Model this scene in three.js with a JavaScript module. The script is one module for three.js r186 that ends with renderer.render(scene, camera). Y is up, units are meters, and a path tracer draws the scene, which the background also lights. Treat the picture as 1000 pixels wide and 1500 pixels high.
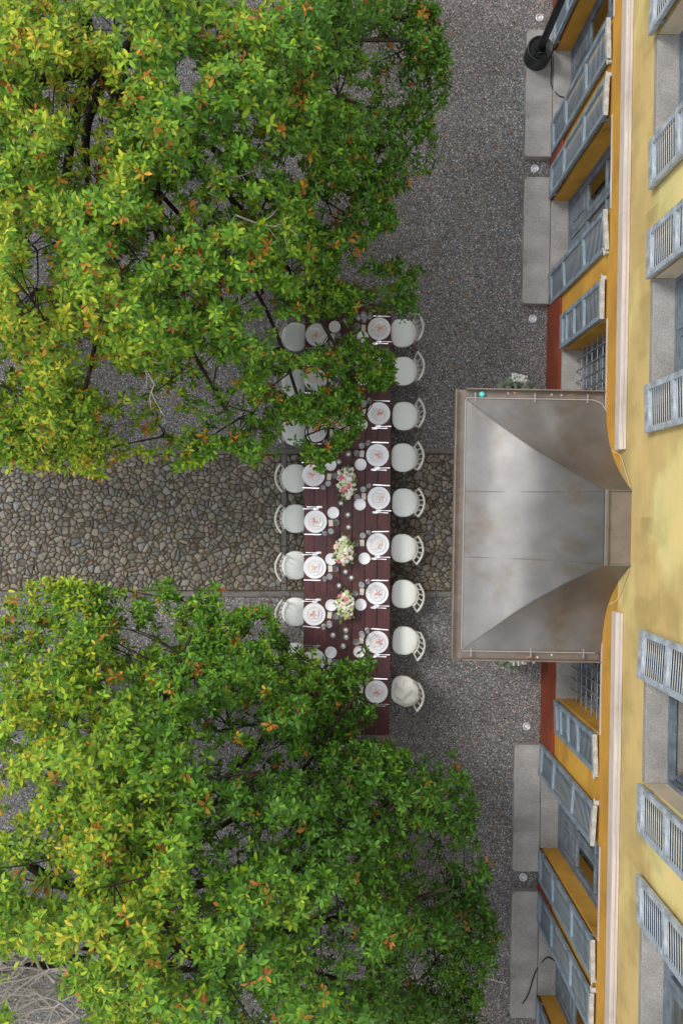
import * as THREE from 'three';
import { mergeGeometries, mergeVertices } from 'three/addons/utils/BufferGeometryUtils.js';
import { RoundedBoxGeometry } from 'three/addons/geometries/RoundedBoxGeometry.js';

// ------------------------------------------------------------------ camera, sky, sun, exposure
const scene = new THREE.Scene();
const H = 13, F = 1361;                         // drone height in metres, focal length in photo pixels (1500 px tall)
const ROLL = 0.0171;                            // the house stands about one degree askew to the picture
const camera = new THREE.PerspectiveCamera(2 * Math.atan(750 / F) * 180 / Math.PI, 682 / 1024, 0.1, 300);
camera.up.set(-Math.sin(ROLL), 0, -Math.cos(ROLL));
camera.position.set(0, H, 0);
camera.lookAt(0, 0, 0);
scene.add(camera);

{ // soft overcast sky: brightest overhead, as bright cloud is
  const w = 128, h = 64, d = new Float32Array(w * h * 4);
  for (let y = 0; y < h; y++) for (let x = 0; x < w; x++) {
    const el = ((y + 0.5) / h - 0.5) * Math.PI, s = Math.max(0, Math.sin(el));
    const L = 1.12 * (1 + 2 * s) / 3 * (el < 0 ? 0.5 : 1), i = (y * w + x) * 4;
    d[i] = L * 0.97; d[i + 1] = L * 1.0; d[i + 2] = L * 1.06; d[i + 3] = 1;
  }
  const sky = new THREE.DataTexture(d, w, h, THREE.RGBAFormat, THREE.FloatType);
  sky.mapping = THREE.EquirectangularReflectionMapping; sky.magFilter = THREE.LinearFilter; sky.needsUpdate = true;
  scene.background = sky; scene.environment = sky;
}
const sun = new THREE.DirectionalLight(new THREE.Color(1, 0.95, 0.88), 1.25);
sun.position.set(-10, 14, -6); sun.target.position.set(0, 0, 0);
sun.castShadow = true; sun.shadow.radius = 30; sun.shadow.mapSize.set(2048, 2048);
Object.assign(sun.shadow.camera, { left: -14, right: 14, top: 14, bottom: -14, near: 1, far: 50 });
scene.add(sun, sun.target);

const renderer = new THREE.WebGLRenderer({ antialias: true });
renderer.setSize(682, 1024);
renderer.toneMapping = THREE.LinearToneMapping;
renderer.toneMappingExposure = 1.5;
renderer.shadowMap.enabled = true;

// ------------------------------------------------------------------ helpers
const V = (x, y, z) => new THREE.Vector3(x, y, z);
function rng(a) { return () => { a |= 0; a = a + 0x6D2B79F5 | 0; let t = Math.imul(a ^ a >>> 15, 1 | a); t = t + Math.imul(t ^ t >>> 7, 61 | t) ^ t; return ((t ^ t >>> 14) >>> 0) / 4294967296; }; }
// photo pixel + height above the ground -> place
function P(px, py, h = 0) {
  const u = px - 500, v = py - 750, k = (H - h) / F, c = Math.cos(ROLL), s = Math.sin(ROLL);
  return V((u * c + v * s) * k, h, (-u * s + v * c) * k);
}
const lerp = (a, b, t) => a + (b - a) * t, clamp = (x, a, b) => Math.min(b, Math.max(a, x));
const sm = (a, b, x) => { const t = clamp((x - a) / (b - a), 0, 1); return t * t * (3 - 2 * t); };
function hash(x, y, s) { let n = Math.imul(x, 374761393) + Math.imul(y, 668265263) + Math.imul(s, 974634211) | 0; n = Math.imul(n ^ n >>> 13, 1274126177); return ((n ^ n >>> 16) >>> 0) / 4294967296; }
function vnoise(x, y, s, per) {
  const x0 = Math.floor(x), y0 = Math.floor(y), fx = x - x0, fy = y - y0, sx = fx * fx * (3 - 2 * fx), sy = fy * fy * (3 - 2 * fy);
  const m = per ? (a => ((a % per) + per) % per) : (a => a);
  const a = hash(m(x0), m(y0), s), b = hash(m(x0 + 1), m(y0), s), c = hash(m(x0), m(y0 + 1), s), d = hash(m(x0 + 1), m(y0 + 1), s);
  return lerp(lerp(a, b, sx), lerp(c, d, sx), sy);
}
function fbm(x, y, s, oct, per) { let v = 0, a = 0.5, t = 0; for (let i = 0; i < oct; i++) { v += a * vnoise(x, y, s + i * 17, per); t += a; x *= 2; y *= 2; if (per) per *= 2; a *= 0.5; } return v / t; }
function tex(w, h, fn, srgb = true) {          // fn(u, v) -> [r, g, b] in 0..1
  const d = new Uint8Array(w * h * 4);
  for (let y = 0; y < h; y++) for (let x = 0; x < w; x++) { const c = fn(x / w, y / h, x, y), i = (y * w + x) * 4; for (let k = 0; k < 3; k++) d[i + k] = clamp(c[k], 0, 1) * 255; d[i + 3] = 255; }
  const t = new THREE.DataTexture(d, w, h, THREE.RGBAFormat); t.wrapS = t.wrapT = THREE.RepeatWrapping; t.magFilter = THREE.LinearFilter; t.minFilter = THREE.LinearMipmapLinearFilter; t.generateMipmaps = true;
  if (srgb) t.colorSpace = THREE.SRGBColorSpace; t.needsUpdate = true; return t;
}
function rep(t, sx, sy = sx) { const c = t.clone(); c.repeat.set(1 / sx, 1 / sy); c.needsUpdate = true; return c; }
const mat = (r, g, b, o = {}) => new THREE.MeshStandardMaterial({ color: new THREE.Color().setRGB(r, g, b), roughness: 0.8, ...o });
const phys = (r, g, b, o = {}) => new THREE.MeshPhysicalMaterial({ color: new THREE.Color().setRGB(r, g, b), roughness: 0.5, ...o });

const taken = {};
function numbered(n) { const k = taken[n] = (taken[n] ?? -1) + 1; return k ? n + '_' + String(k).padStart(3, '0') : n; }
function tag(o, label, category, group, kind) { if (label) o.userData.label = label; if (category) o.userData.category = category; if (group) o.userData.group = group; if (kind) o.userData.kind = kind; return o; }
function thing(name, label, category, pos, turn = 0, group) { const o = new THREE.Group(); o.name = numbered(name); if (pos) o.position.copy(pos); o.rotation.y = turn; tag(o, label, category, group); scene.add(o); return o; }
function part(name, geo, m, parent) { const o = new THREE.Mesh(geo, m); o.name = name; parent.add(o); return o; }
function solo(name, geo, m, label, category, pos, turn = 0, group) { const o = new THREE.Mesh(geo, m); o.name = numbered(name); if (pos) o.position.copy(pos); o.rotation.y = turn; tag(o, label, category, group); scene.add(o); return o; }
function setting(name, geo, m) { const o = new THREE.Mesh(geo, m); o.name = numbered(name); o.userData.kind = 'structure'; scene.add(o); return o; }
function dup(o, pos, turn, label, group) { const c = o.clone(); c.name = numbered(o.name.replace(/_\d{3}$/, '')); c.position.copy(pos); c.rotation.y = turn; c.userData = { ...o.userData }; if (label) c.userData.label = label; if (group) c.userData.group = group; scene.add(c); return c; }
// box from min/max corners, uv in metres
function bx(x0, x1, y0, y1, z0, z1, bevel = 0) {
  const w = x1 - x0, h = y1 - y0, d = z1 - z0;
  const g = bevel ? new RoundedBoxGeometry(w, h, d, 2, bevel) : new THREE.BoxGeometry(w, h, d);
  g.translate((x0 + x1) / 2, (y0 + y1) / 2, (z0 + z1) / 2); return metreUV(g);
}
function metreUV(g) {
  const p = g.attributes.position, n = g.attributes.normal, uv = new Float32Array(p.count * 2);
  for (let i = 0; i < p.count; i++) {
    const ax = Math.abs(n.getX(i)), ay = Math.abs(n.getY(i)), az = Math.abs(n.getZ(i)); let a, b;
    if (ax >= ay && ax >= az) { a = p.getZ(i); b = p.getY(i); } else if (ay >= az) { a = p.getX(i); b = p.getZ(i); } else { a = p.getX(i); b = p.getY(i); }
    uv[2 * i] = a; uv[2 * i + 1] = b;
  }
  g.setAttribute('uv', new THREE.BufferAttribute(uv, 2)); return g;
}
const plain = g => { const n = g.index ? g.toNonIndexed() : g; if (!n.attributes.uv) n.setAttribute('uv', new THREE.BufferAttribute(new Float32Array(n.attributes.position.count * 2), 2)); for (const k of Object.keys(n.attributes)) if (!['position', 'normal', 'uv'].includes(k)) n.deleteAttribute(k); return n; };
const merge = list => mergeGeometries(list.map(plain));
function taperTube(pts, r0, r1, segs = 10, rad = 7, wob = 0, seed = 1) {
  const c = new THREE.CatmullRomCurve3(pts), fr = c.computeFrenetFrames(segs, false), pos = [], uv = [], idx = [], len = c.getLength();
  for (let i = 0; i <= segs; i++) {
    const t = i / segs, q = c.getPoint(t), r = lerp(r0, r1, Math.pow(t, 0.8));
    for (let j = 0; j <= rad; j++) {
      const a = j / rad * Math.PI * 2, k = r * (1 + wob * (vnoise((j % rad) * 1.7, i * 0.9, seed) - 0.5));
      pos.push(q.x + k * (Math.cos(a) * fr.normals[i].x + Math.sin(a) * fr.binormals[i].x), q.y + k * (Math.cos(a) * fr.normals[i].y + Math.sin(a) * fr.binormals[i].y), q.z + k * (Math.cos(a) * fr.normals[i].z + Math.sin(a) * fr.binormals[i].z));
      uv.push(j / rad * 0.4, t * len);
    }
  }
  for (let i = 0; i < segs; i++) for (let j = 0; j < rad; j++) { const a = i * (rad + 1) + j, b = a + rad + 1; idx.push(a, a + 1, b, b, a + 1, b + 1); }
  const end = pos.length / 3; const e = c.getPoint(1); pos.push(e.x, e.y, e.z); uv.push(0, 0);
  for (let j = 0; j < rad; j++) { const a = segs * (rad + 1) + j; idx.push(a, a + 1, end); }
  const g = new THREE.BufferGeometry(); g.setAttribute('position', new THREE.Float32BufferAttribute(pos, 3)); g.setAttribute('uv', new THREE.Float32BufferAttribute(uv, 2)); g.setIndex(idx); g.computeVertexNormals(); return g;
}
const lathe = (pts, seg = 28) => new THREE.LatheGeometry(pts.map(([x, y]) => new THREE.Vector2(x, y)), seg);

// ------------------------------------------------------------------ textures and materials
// gravel: rounded grains about 2 cm across, a tile is 5 m
const GR = 2048, gc = 345, gravelC = new Uint8Array(GR * GR * 4), gravelB = new Uint8Array(GR * GR * 4);
{
  const cells = [];
  for (let j = 0; j < gc; j++) for (let i = 0; i < gc; i++) {
    const k = hash(i, j, 5), tone = k < 0.10 ? 0.68 + 0.22 * hash(i, j, 6) : k < 0.22 ? 0.27 + 0.12 * hash(i, j, 6) : 0.40 + 0.24 * hash(i, j, 6), w = hash(i, j, 7);
    const tint = w < 0.2 ? [1.07, 0.99, 0.92] : w < 0.38 ? [0.95, 1.0, 1.06] : w < 0.43 ? [1.12, 0.94, 0.9] : w < 0.48 ? [0.95, 1.05, 0.97] : [1.0, 0.985, 0.99];
    cells.push([i + 0.1 + 0.8 * hash(i, j, 1), j + 0.1 + 0.8 * hash(i, j, 2), tone * tint[0], tone * tint[1], tone * tint[2], 0.75 + 0.5 * hash(i, j, 8)]);
  }
  for (let y = 0; y < GR; y++) for (let x = 0; x < GR; x++) {
    const fx = x / GR * gc, fy = y / GR * gc, ix = Math.floor(fx), iy = Math.floor(fy); let d1 = 9, d2 = 9, best = null;
    for (let j = -1; j <= 1; j++) for (let i = -1; i <= 1; i++) {
      const ci = (ix + i + gc) % gc, cj = (iy + j + gc) % gc, c = cells[cj * gc + ci], dx = c[0] - ci + ix + i - fx, dy = c[1] - cj + iy + j - fy, d = (dx * dx + dy * dy) * c[5];
      if (d < d1) { d2 = d1; d1 = d; best = c; } else if (d < d2) d2 = d;
    }
    const e = clamp((Math.sqrt(d2) - Math.sqrt(d1)) * 3.2, 0, 1), k = 0.42 + 0.58 * Math.sqrt(e), o = (y * GR + x) * 4, gr = 0.93 + 0.14 * hash(x, y, 3);
    const sand = [0.30, 0.28, 0.265];
    for (let q = 0; q < 3; q++) gravelC[o + q] = clamp(lerp(sand[q], best[2 + q], sm(0.05, 0.35, e)) * gr, 0, 1) * 255;
    gravelC[o + 3] = gravelB[o + 3] = 255; gravelB[o] = gravelB[o + 1] = gravelB[o + 2] = k * (0.7 + 0.3 * best[5] / 1.25) * 255;
  }
}
const dt = (d, s, srgb) => { const t = new THREE.DataTexture(d, s, s, THREE.RGBAFormat); t.wrapS = t.wrapT = THREE.RepeatWrapping; t.magFilter = THREE.LinearFilter; t.minFilter = THREE.LinearMipmapLinearFilter; t.generateMipmaps = true; if (srgb) t.colorSpace = THREE.SRGBColorSpace; t.needsUpdate = true; return t; };
const gravelMap = rep(dt(gravelC, GR, true), 5), gravelBump = rep(dt(gravelB, GR, false), 5);
// granite: salt and pepper grain with larger blotches, a tile is 1.2 m
const graniteT = tex(1024, 1024, (u, v, x, y) => {
  const n = fbm(u * 6, v * 6, 3, 4, 6), g = vnoise(x / 3.2, y / 3.2, 9, 320), s = hash(x >> 1, y >> 1, 4);
  let t = 0.66 + (n - 0.5) * 0.18 + (g - 0.5) * 0.28 + (s - 0.5) * 0.16; if (g > 0.8) t -= 0.16; const stain = sm(0.6, 0.8, fbm(u * 4, v * 4, 31, 5, 4)) * 0.14;
  return [t - stain * 0.8, t * 0.99 - stain, t * 0.97 - stain * 1.1];
});
// limewashed plaster: blotches, brushed streaks running down, faded patches; multiplies the wall's own colour, a tile is 3 m
function plasterTex(seed, wash) {
  return tex(1024, 1024, (u, v, x, y) => {
    const b = fbm(u * 5, v * 5, seed, 6, 5), st = fbm(u * 4, v * 9, seed + 40, 5, 0), st2 = vnoise(u * 16, v * 60, seed + 50, 0), f = fbm(u * 3, v * 3, seed + 70, 5, 3), fine = hash(x, y, seed);
    let t = 0.86 + (b - 0.5) * 0.18 + (st - 0.5) * 0.09 + (st2 - 0.5) * 0.025 + (fine - 0.5) * 0.05; const pale = sm(0.52, 0.72, f) * wash, dark = sm(0.6, 0.78, fbm(u * 7, v * 4, seed + 90, 5, 0)) * 0.07;
    t -= dark; return [t + pale * 0.10, t + pale * 0.16 - (1 - f) * 0.02, t * 0.96 + pale * 0.18 - dark * 0.3];
  });
}
const plasterA = plasterTex(11, 0.7), plasterB = plasterTex(23, 1.0);
const plasterBump = tex(512, 512, (u, v, x, y) => { const n = fbm(u * 10, v * 10, 77, 6, 10) * 0.8 + hash(x, y, 7) * 0.2; return [n, n, n]; }, false);
const grainN = tex(512, 512, (u, v, x, y) => { const n = fbm(u * 24, v * 24, 5, 4, 24) * 0.6 + hash(x, y, 2) * 0.4; return [n, n, n]; }, false);
// worn oil paint of the shutters, rubbed to pale wood in flakes
const paintT = tex(512, 512, (u, v, x, y) => {
  const n = fbm(u * 8, v * 8, 61, 5, 8), st = vnoise(u * 60, v * 9, 62), flake = sm(0.66, 0.7, fbm(u * 22, v * 22, 63, 4, 22)), t = 0.80 + (n - 0.5) * 0.3 + (st - 0.5) * 0.1 + (hash(x, y, 9) - 0.5) * 0.04;
  return [lerp(t, 1.0, flake * 0.6), lerp(t, 0.97, flake * 0.6), lerp(t, 0.9, flake * 0.6)];
});
// stained boards: grain along v
const woodT = tex(512, 1024, (u, v, x, y) => {
  const w = fbm(u * 6, v * 2, 81, 4, 2), ring = Math.sin((u * 26 + w * 7) * 6.283) * 0.5 + 0.5, fib = vnoise(u * 210, v * 10, 82), dirt = fbm(u * 5, v * 5, 83, 5, 5), t = 0.74 + (ring - 0.5) * 0.16 + (fib - 0.5) * 0.26 + (dirt - 0.5) * 0.42;
  return [t, t * (0.95 + 0.08 * dirt), t * (0.93 + 0.1 * dirt)];
});
const zincT = tex(1024, 1024, (u, v, x, y) => {
  const n = fbm(u * 5, v * 5, 91, 6, 5), m = fbm(u * 9, v * 9, 92, 5, 9), rust = sm(0.45, 0.75, n * 0.6 + 0.4 * fbm(u * 19, v * 19, 94, 5, 19)) * 0.42, sp = vnoise(x / 2.2, y / 2.2, 93) > 0.86 ? 0.05 : 0, t = 0.80 + (m - 0.5) * 0.16 + sp + (hash(x, y, 6) - 0.5) * 0.03;
  return [lerp(t, 0.70, rust), lerp(t * 0.995, 0.60, rust), lerp(t * 0.99, 0.47, rust)];
});
const zincR = tex(512, 512, (u, v) => { const n = fbm(u * 6, v * 6, 95, 6, 6), r = 0.40 + (n - 0.4) * 0.22; return [r, r, r]; }, false);
const barkT = tex(256, 512, (u, v) => { const n = fbm(u * 8, v * 12, 71, 5, 0), l = fbm(u * 3, v * 4, 72, 4, 0); const t = 0.5 + (n - 0.5) * 0.8; return [t + sm(0.55, 0.7, l) * 0.12, t * 0.96 + sm(0.55, 0.7, l) * 0.13, t * 0.88 + sm(0.55, 0.7, l) * 0.1]; });

const M = {
  gravel: mat(0.975, 0.995, 0.995, { map: gravelMap, bumpMap: gravelBump, bumpScale: 0.008, roughness: 0.85, vertexColors: true }),
  bed: mat(0.105, 0.082, 0.055, { bumpMap: rep(grainN, 0.6), bumpScale: 0.008, roughness: 1 }),
  stone: mat(1, 1, 1, { map: rep(graniteT, 0.5), vertexColors: true, bumpMap: rep(grainN, 0.35), bumpScale: 0.004, roughness: 0.72 }),
  kerb: mat(0.50, 0.485, 0.47, { map: rep(graniteT, 0.9), roughness: 0.85 }),
  granite: mat(0.92, 0.90, 0.895, { map: rep(graniteT, 1.2), bumpMap: rep(grainN, 0.5), bumpScale: 0.002, roughness: 0.85 }),
  ochre: mat(0.88, 0.465, 0.07, { map: rep(plasterA, 2.6), bumpMap: rep(plasterBump, 1.2), bumpScale: 0.004, roughness: 0.95 }),
  yellow: mat(0.94, 0.71, 0.30, { map: rep(plasterB, 2.9), bumpMap: rep(plasterBump, 1.2), bumpScale: 0.004, roughness: 0.95 }),
  plinth: mat(0.33, 0.062, 0.022, { map: rep(plasterA, 1.3), bumpMap: rep(plasterBump, 1), bumpScale: 0.003, roughness: 0.9 }),
  band: mat(0.90, 0.79, 0.75, { map: rep(plasterA, 3.1), bumpMap: rep(plasterBump, 0.6), bumpScale: 0.004, roughness: 0.95 }),
  reveal: mat(0.80, 0.62, 0.46, { map: rep(plasterB, 1.7), roughness: 0.95 }),
  paint: mat(0.37, 0.47, 0.56, { map: rep(paintT, 0.7), roughness: 0.62, bumpMap: rep(grainN, 0.3), bumpScale: 0.0015 }),
  paintPale: mat(0.66, 0.74, 0.82, { map: rep(paintT, 0.6), roughness: 0.62, bumpMap: rep(grainN, 0.3), bumpScale: 0.0015 }),
  worn: mat(0.70, 0.70, 0.66, { map: rep(paintT, 0.3), roughness: 0.85 }),
  frame: mat(0.27, 0.33, 0.40, { map: rep(paintT, 0.8), roughness: 0.55 }),
  iron: mat(0.30, 0.31, 0.33, { roughness: 0.6, metalness: 0.3 }),
  black: mat(0.008, 0.009, 0.011, { roughness: 0.42 }),
  glass: phys(0.9, 0.95, 0.96, { transmission: 1, thickness: 0, roughness: 0.03, ior: 1.5 }),
  tumbler: phys(0.93, 0.96, 0.97, { transmission: 0.72, thickness: 0, roughness: 0.1, ior: 1.5 }),
  boards: mat(0.34, 0.22, 0.13, { map: rep(woodT, 0.6, 1.2), roughness: 0.7 }),
  inner: mat(0.30, 0.27, 0.23, { roughness: 1 }),
  roof: mat(0.30, 0.13, 0.07, { map: rep(plasterA, 1), roughness: 0.95 }),
  zinc: mat(0.36, 0.352, 0.348, { map: rep(zincT, 1.7), roughnessMap: rep(zincR, 1.9), roughness: 1, metalness: 0.64, bumpMap: rep(grainN, 0.4), bumpScale: 0.0004 }),
  gutter: mat(0.40, 0.34, 0.295, { map: rep(zincT, 0.9), roughness: 0.55, metalness: 0.45 }),
  wire: mat(0.55, 0.53, 0.5, { roughness: 0.5 }),
  wood: mat(0.135, 0.026, 0.028, { map: rep(woodT, 0.5, 1.1), roughness: 0.52, bumpMap: rep(grainN, 0.3), bumpScale: 0.0012 }),
  woodLeg: mat(0.10, 0.03, 0.03, { map: rep(woodT, 0.5, 1.1), roughness: 0.6 }),
  chairPaint: mat(0.95, 0.92, 0.86, { map: rep(paintT, 0.5), roughness: 0.55 }),
  chairLeg: mat(0.47, 0.36, 0.27, { map: rep(woodT, 0.3, 0.6), roughness: 0.6 }),
  cushion: phys(0.85, 0.885, 0.83, { roughness: 0.85, sheen: 0.4, bumpMap: rep(grainN, 0.12), bumpScale: 0.0008 }),
  ceramic: phys(0.86, 0.86, 0.87, { roughness: 0.16, clearcoat: 0.5, clearcoatRoughness: 0.05 }),
  silver: mat(0.86, 0.84, 0.84, { metalness: 1, roughness: 0.2 }),
  linen: mat(0.84, 0.79, 0.78, { roughness: 0.95, bumpMap: rep(grainN, 0.05), bumpScale: 0.0006 }),
  pink: mat(0.78, 0.40, 0.36, { roughness: 0.7 }),
  cream: mat(0.80, 0.72, 0.56, { roughness: 0.8 }),
  paper: mat(0.74, 0.67, 0.56, { roughness: 0.9 }),
  wax: mat(0.80, 0.76, 0.66, { roughness: 0.5 }),
  blanket: mat(0.88, 0.86, 0.77, { roughness: 1, side: THREE.DoubleSide, bumpMap: rep(grainN, 0.1), bumpScale: 0.0006 }),
  bark: mat(0.155, 0.115, 0.085, { map: rep(barkT, 0.4, 0.8), bumpMap: rep(barkT, 0.4, 0.8), bumpScale: 0.02, roughness: 1 }),
  deadwood: mat(0.58, 0.53, 0.47, { bumpMap: rep(barkT, 0.3, 0.5), bumpScale: 0.006, roughness: 1 }),
  leaf: phys(1, 1, 1, { roughness: 0.5, specularIntensity: 0.6, side: THREE.DoubleSide }),
  terracotta: mat(0.30, 0.27, 0.24, { map: rep(graniteT, 0.7), roughness: 0.9 }),
};

// ------------------------------------------------------------------ ground
{
  const g = new THREE.PlaneGeometry(60, 60, 240, 240); g.rotateX(-Math.PI / 2);
  const p = g.attributes.position, c = new Float32Array(p.count * 3), uv = g.attributes.uv;
  for (let i = 0; i < p.count; i++) {
    const x = p.getX(i), z = p.getZ(i), t = 0.88 + 0.5 * (fbm(x * 0.9 + 50, z * 0.9 + 50, 7, 4) - 0.5) + 0.12 * (vnoise(x * 3 + 9, z * 3 + 9, 8) - 0.5);
    c[3 * i] = t; c[3 * i + 1] = t * 0.985; c[3 * i + 2] = t * 0.98; uv.setXY(i, x, z);
  }
  g.setAttribute('color', new THREE.BufferAttribute(c, 3)); setting('gravel_ground', g, M.gravel);
}
// ------------------------------------------------------------------ cobbled path, laid square to the picture, not to the house
{
  const root = thing('cobbled_path', null, null, P(500, 765.5, 0), ROLL); root.userData.kind = 'structure';
  const X0 = -9, X1 = 2.75, W = 0.955, r = rng(77);
  part('mortar_bed', bx(X0, X1, -0.05, 0.012, -W, W), M.bed, root);
  // sites on a jittered grid, Voronoi cells, rounded and domed
  const sp = 0.08, sites = [];
  for (let j = 0; j * sp * 0.9 < 2 * W + sp; j++) for (let i = 0; i * sp < X1 - X0 + sp; i++) { const x = X0 + (i + (j % 2) * 0.5 + (r() - 0.5) * 1.3) * sp, z = -W + (j + (r() - 0.5) * 1.3) * sp * 0.9; sites.push([x, z, r()]); }
  const grid = new Map(), key = (x, z) => Math.floor(x / 0.25) + '_' + Math.floor(z / 0.25);
  sites.forEach(s => { const k = key(s[0], s[1]); (grid.get(k) || grid.set(k, []).get(k)).push(s); });
  const stones = [];
  for (const s of sites) {
    let poly = [[s[0] - 0.16, s[1] - 0.16], [s[0] + 0.16, s[1] - 0.16], [s[0] + 0.16, s[1] + 0.16], [s[0] - 0.16, s[1] + 0.16]];
    const clip = (nx, nz, d) => { const out = []; for (let i = 0; i < poly.length; i++) { const a = poly[i], b = poly[(i + 1) % poly.length], da = a[0] * nx + a[1] * nz - d, db = b[0] * nx + b[1] * nz - d; if (da <= 0) out.push(a); if (da * db < 0) { const t = da / (da - db); out.push([lerp(a[0], b[0], t), lerp(a[1], b[1], t)]); } } poly = out; };
    const gx = Math.floor(s[0] / 0.25), gz = Math.floor(s[1] / 0.25);
    const gap = 0.002 + 0.0022 * s[2];
    for (let i = -1; i <= 1; i++) for (let j = -1; j <= 1; j++) for (const o of grid.get((gx + i) + '_' + (gz + j)) || []) { if (o === s) continue; const dx = o[0] - s[0], dz = o[1] - s[1], l = Math.hypot(dx, dz); if (l > 0.4 || l < 1e-6) continue; clip(dx / l, dz / l, (s[0] * dx + s[1] * dz) / l + l * (0.5 + (s[2] - o[2]) * 0.34) - gap); }
    clip(0, 1, W - 0.01); clip(0, -1, W - 0.01); clip(-1, 0, -X0); clip(1, 0, X1);
    if (Math.abs(s[0] + 0.80) < 0.3) { if (s[0] > -0.80) clip(-1, 0, 0.80 - 0.045); else clip(1, 0, -0.80 - 0.045); }
    if (poly.length < 3) continue;
    let area = 0; poly.forEach((a, i) => { const b = poly[(i + 1) % poly.length]; area += a[0] * b[1] - a[1] * b[0]; }); area = Math.abs(area / 2);
    if (area < 0.0009) continue;
    // drop tiny edges, cut the corners once, wobble
    poly = poly.filter((a, i) => { const b = poly[(i + 1) % poly.length]; return Math.hypot(a[0] - b[0], a[1] - b[1]) > 0.009; }); if (poly.length < 3) continue;
    const q = []; poly.forEach((a, i) => { const b = poly[(i + 1) % poly.length]; q.push([lerp(a[0], b[0], 0.21), lerp(a[1], b[1], 0.21)], [lerp(a[0], b[0], 0.79), lerp(a[1], b[1], 0.79)]); });
    let cx = 0, cz = 0; q.forEach(a => { cx += a[0] / q.length; cz += a[1] / q.length; });
    const top = 0.016 + 0.02 * r(), tx = (r() - 0.5) * 0.16, tz = (r() - 0.5) * 0.16, n = q.length, pos = [], idx = [], uv = [];
    const ring = (k, y, tilt) => q.forEach(a => { const x = (a[0] - cx) * k, z = (a[1] - cz) * k; pos.push(x, y + (tilt ? tx * x + tz * z : 0) + (tilt ? (r() - 0.5) * 0.003 : 0), z); uv.push(a[0] + s[2] * 3, a[1] + s[2] * 7); });
    ring(1, -0.03, 0); ring(0.985, top * 0.5, 1); ring(0.85, top, 1); pos.push(0, top + 0.006, 0); uv.push(cx + s[2] * 3, cz + s[2] * 7);
    for (let k = 0; k < 2; k++) for (let i = 0; i < n; i++) { const a = k * n + i, b = k * n + (i + 1) % n; idx.push(a, a + n, b, b, a + n, b + n); }
    for (let i = 0; i < n; i++) idx.push(2 * n + i, 3 * n, 2 * n + (i + 1) % n);
    const g = new THREE.BufferGeometry(); g.setAttribute('position', new THREE.Float32BufferAttribute(pos, 3)); g.setAttribute('uv', new THREE.Float32BufferAttribute(uv, 2));
    // colours of river stone: greys, browns, some greenish, bluish
    const k = r(), t = 0.40 + 0.46 * r(), tint = k < 0.46 ? [1.0, 0.91, 0.76] : k < 0.62 ? [1.0, 0.95, 0.86] : k < 0.80 ? [1.0, 0.98, 0.80] : k < 0.88 ? [1.06, 0.87, 0.70] : [0.92, 0.95, 0.97], col = new Float32Array((3 * n + 1) * 3);
    for (let i = 0; i <= 3 * n; i++) { col[3 * i] = t * tint[0]; col[3 * i + 1] = t * tint[1]; col[3 * i + 2] = t * tint[2]; }
    g.setAttribute('color', new THREE.BufferAttribute(col, 3)); g.setIndex(idx); g.computeVertexNormals();
    if (g.attributes.normal.getY(3 * n) < 0) { g.setIndex(idx.map((v, i) => idx[i - i % 3 + [0, 2, 1][i % 3]])); g.computeVertexNormals(); }
    stones.push({ g, cx, cz, area });
  }
  const open = s => (s.cx > -4.75 && s.cx < -0.85 && s.cz > -0.75 && s.cz < 0.85) || (s.cx > 1.12 && s.cx < 1.55) ? 1 : 0;
  stones.sort((a, b) => open(b) - open(a) || b.area - a.area);
  const rest = [];
  stones.forEach((s, i) => { if (i < 300) { const o = part('stone', s.g, M.stone, root); o.position.set(s.cx, 0, s.cz); } else { s.g.translate(s.cx, 0, s.cz); rest.push(s.g); } });
  tag(part('stones', mergeGeometries(rest), M.stone, root), null, null, null, 'stuff');
  // kerb strips along both edges, and one across
  const kr = rng(5);
  for (const sgn of [-1, 1]) for (let x = X0; x < X1 - 0.2;) { const l = Math.min(0.7 + 0.5 * kr(), X1 - x); const z = sgn * (W + 0.045); part('kerb_stone', bx(x + 0.006, x + l - 0.006, -0.04, 0.022 + 0.01 * kr(), z - 0.037, z + 0.037, 0.008), M.kerb, root); x += l; }
  for (let z = -W; z < W - 0.1;) { const l = Math.min(0.45 + 0.3 * kr(), W - z); part('kerb_stone', bx(-0.835, -0.765, -0.04, 0.022 + 0.01 * kr(), z + 0.006, z + l - 0.006, 0.008), M.kerb, root); z += l; }
}

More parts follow.
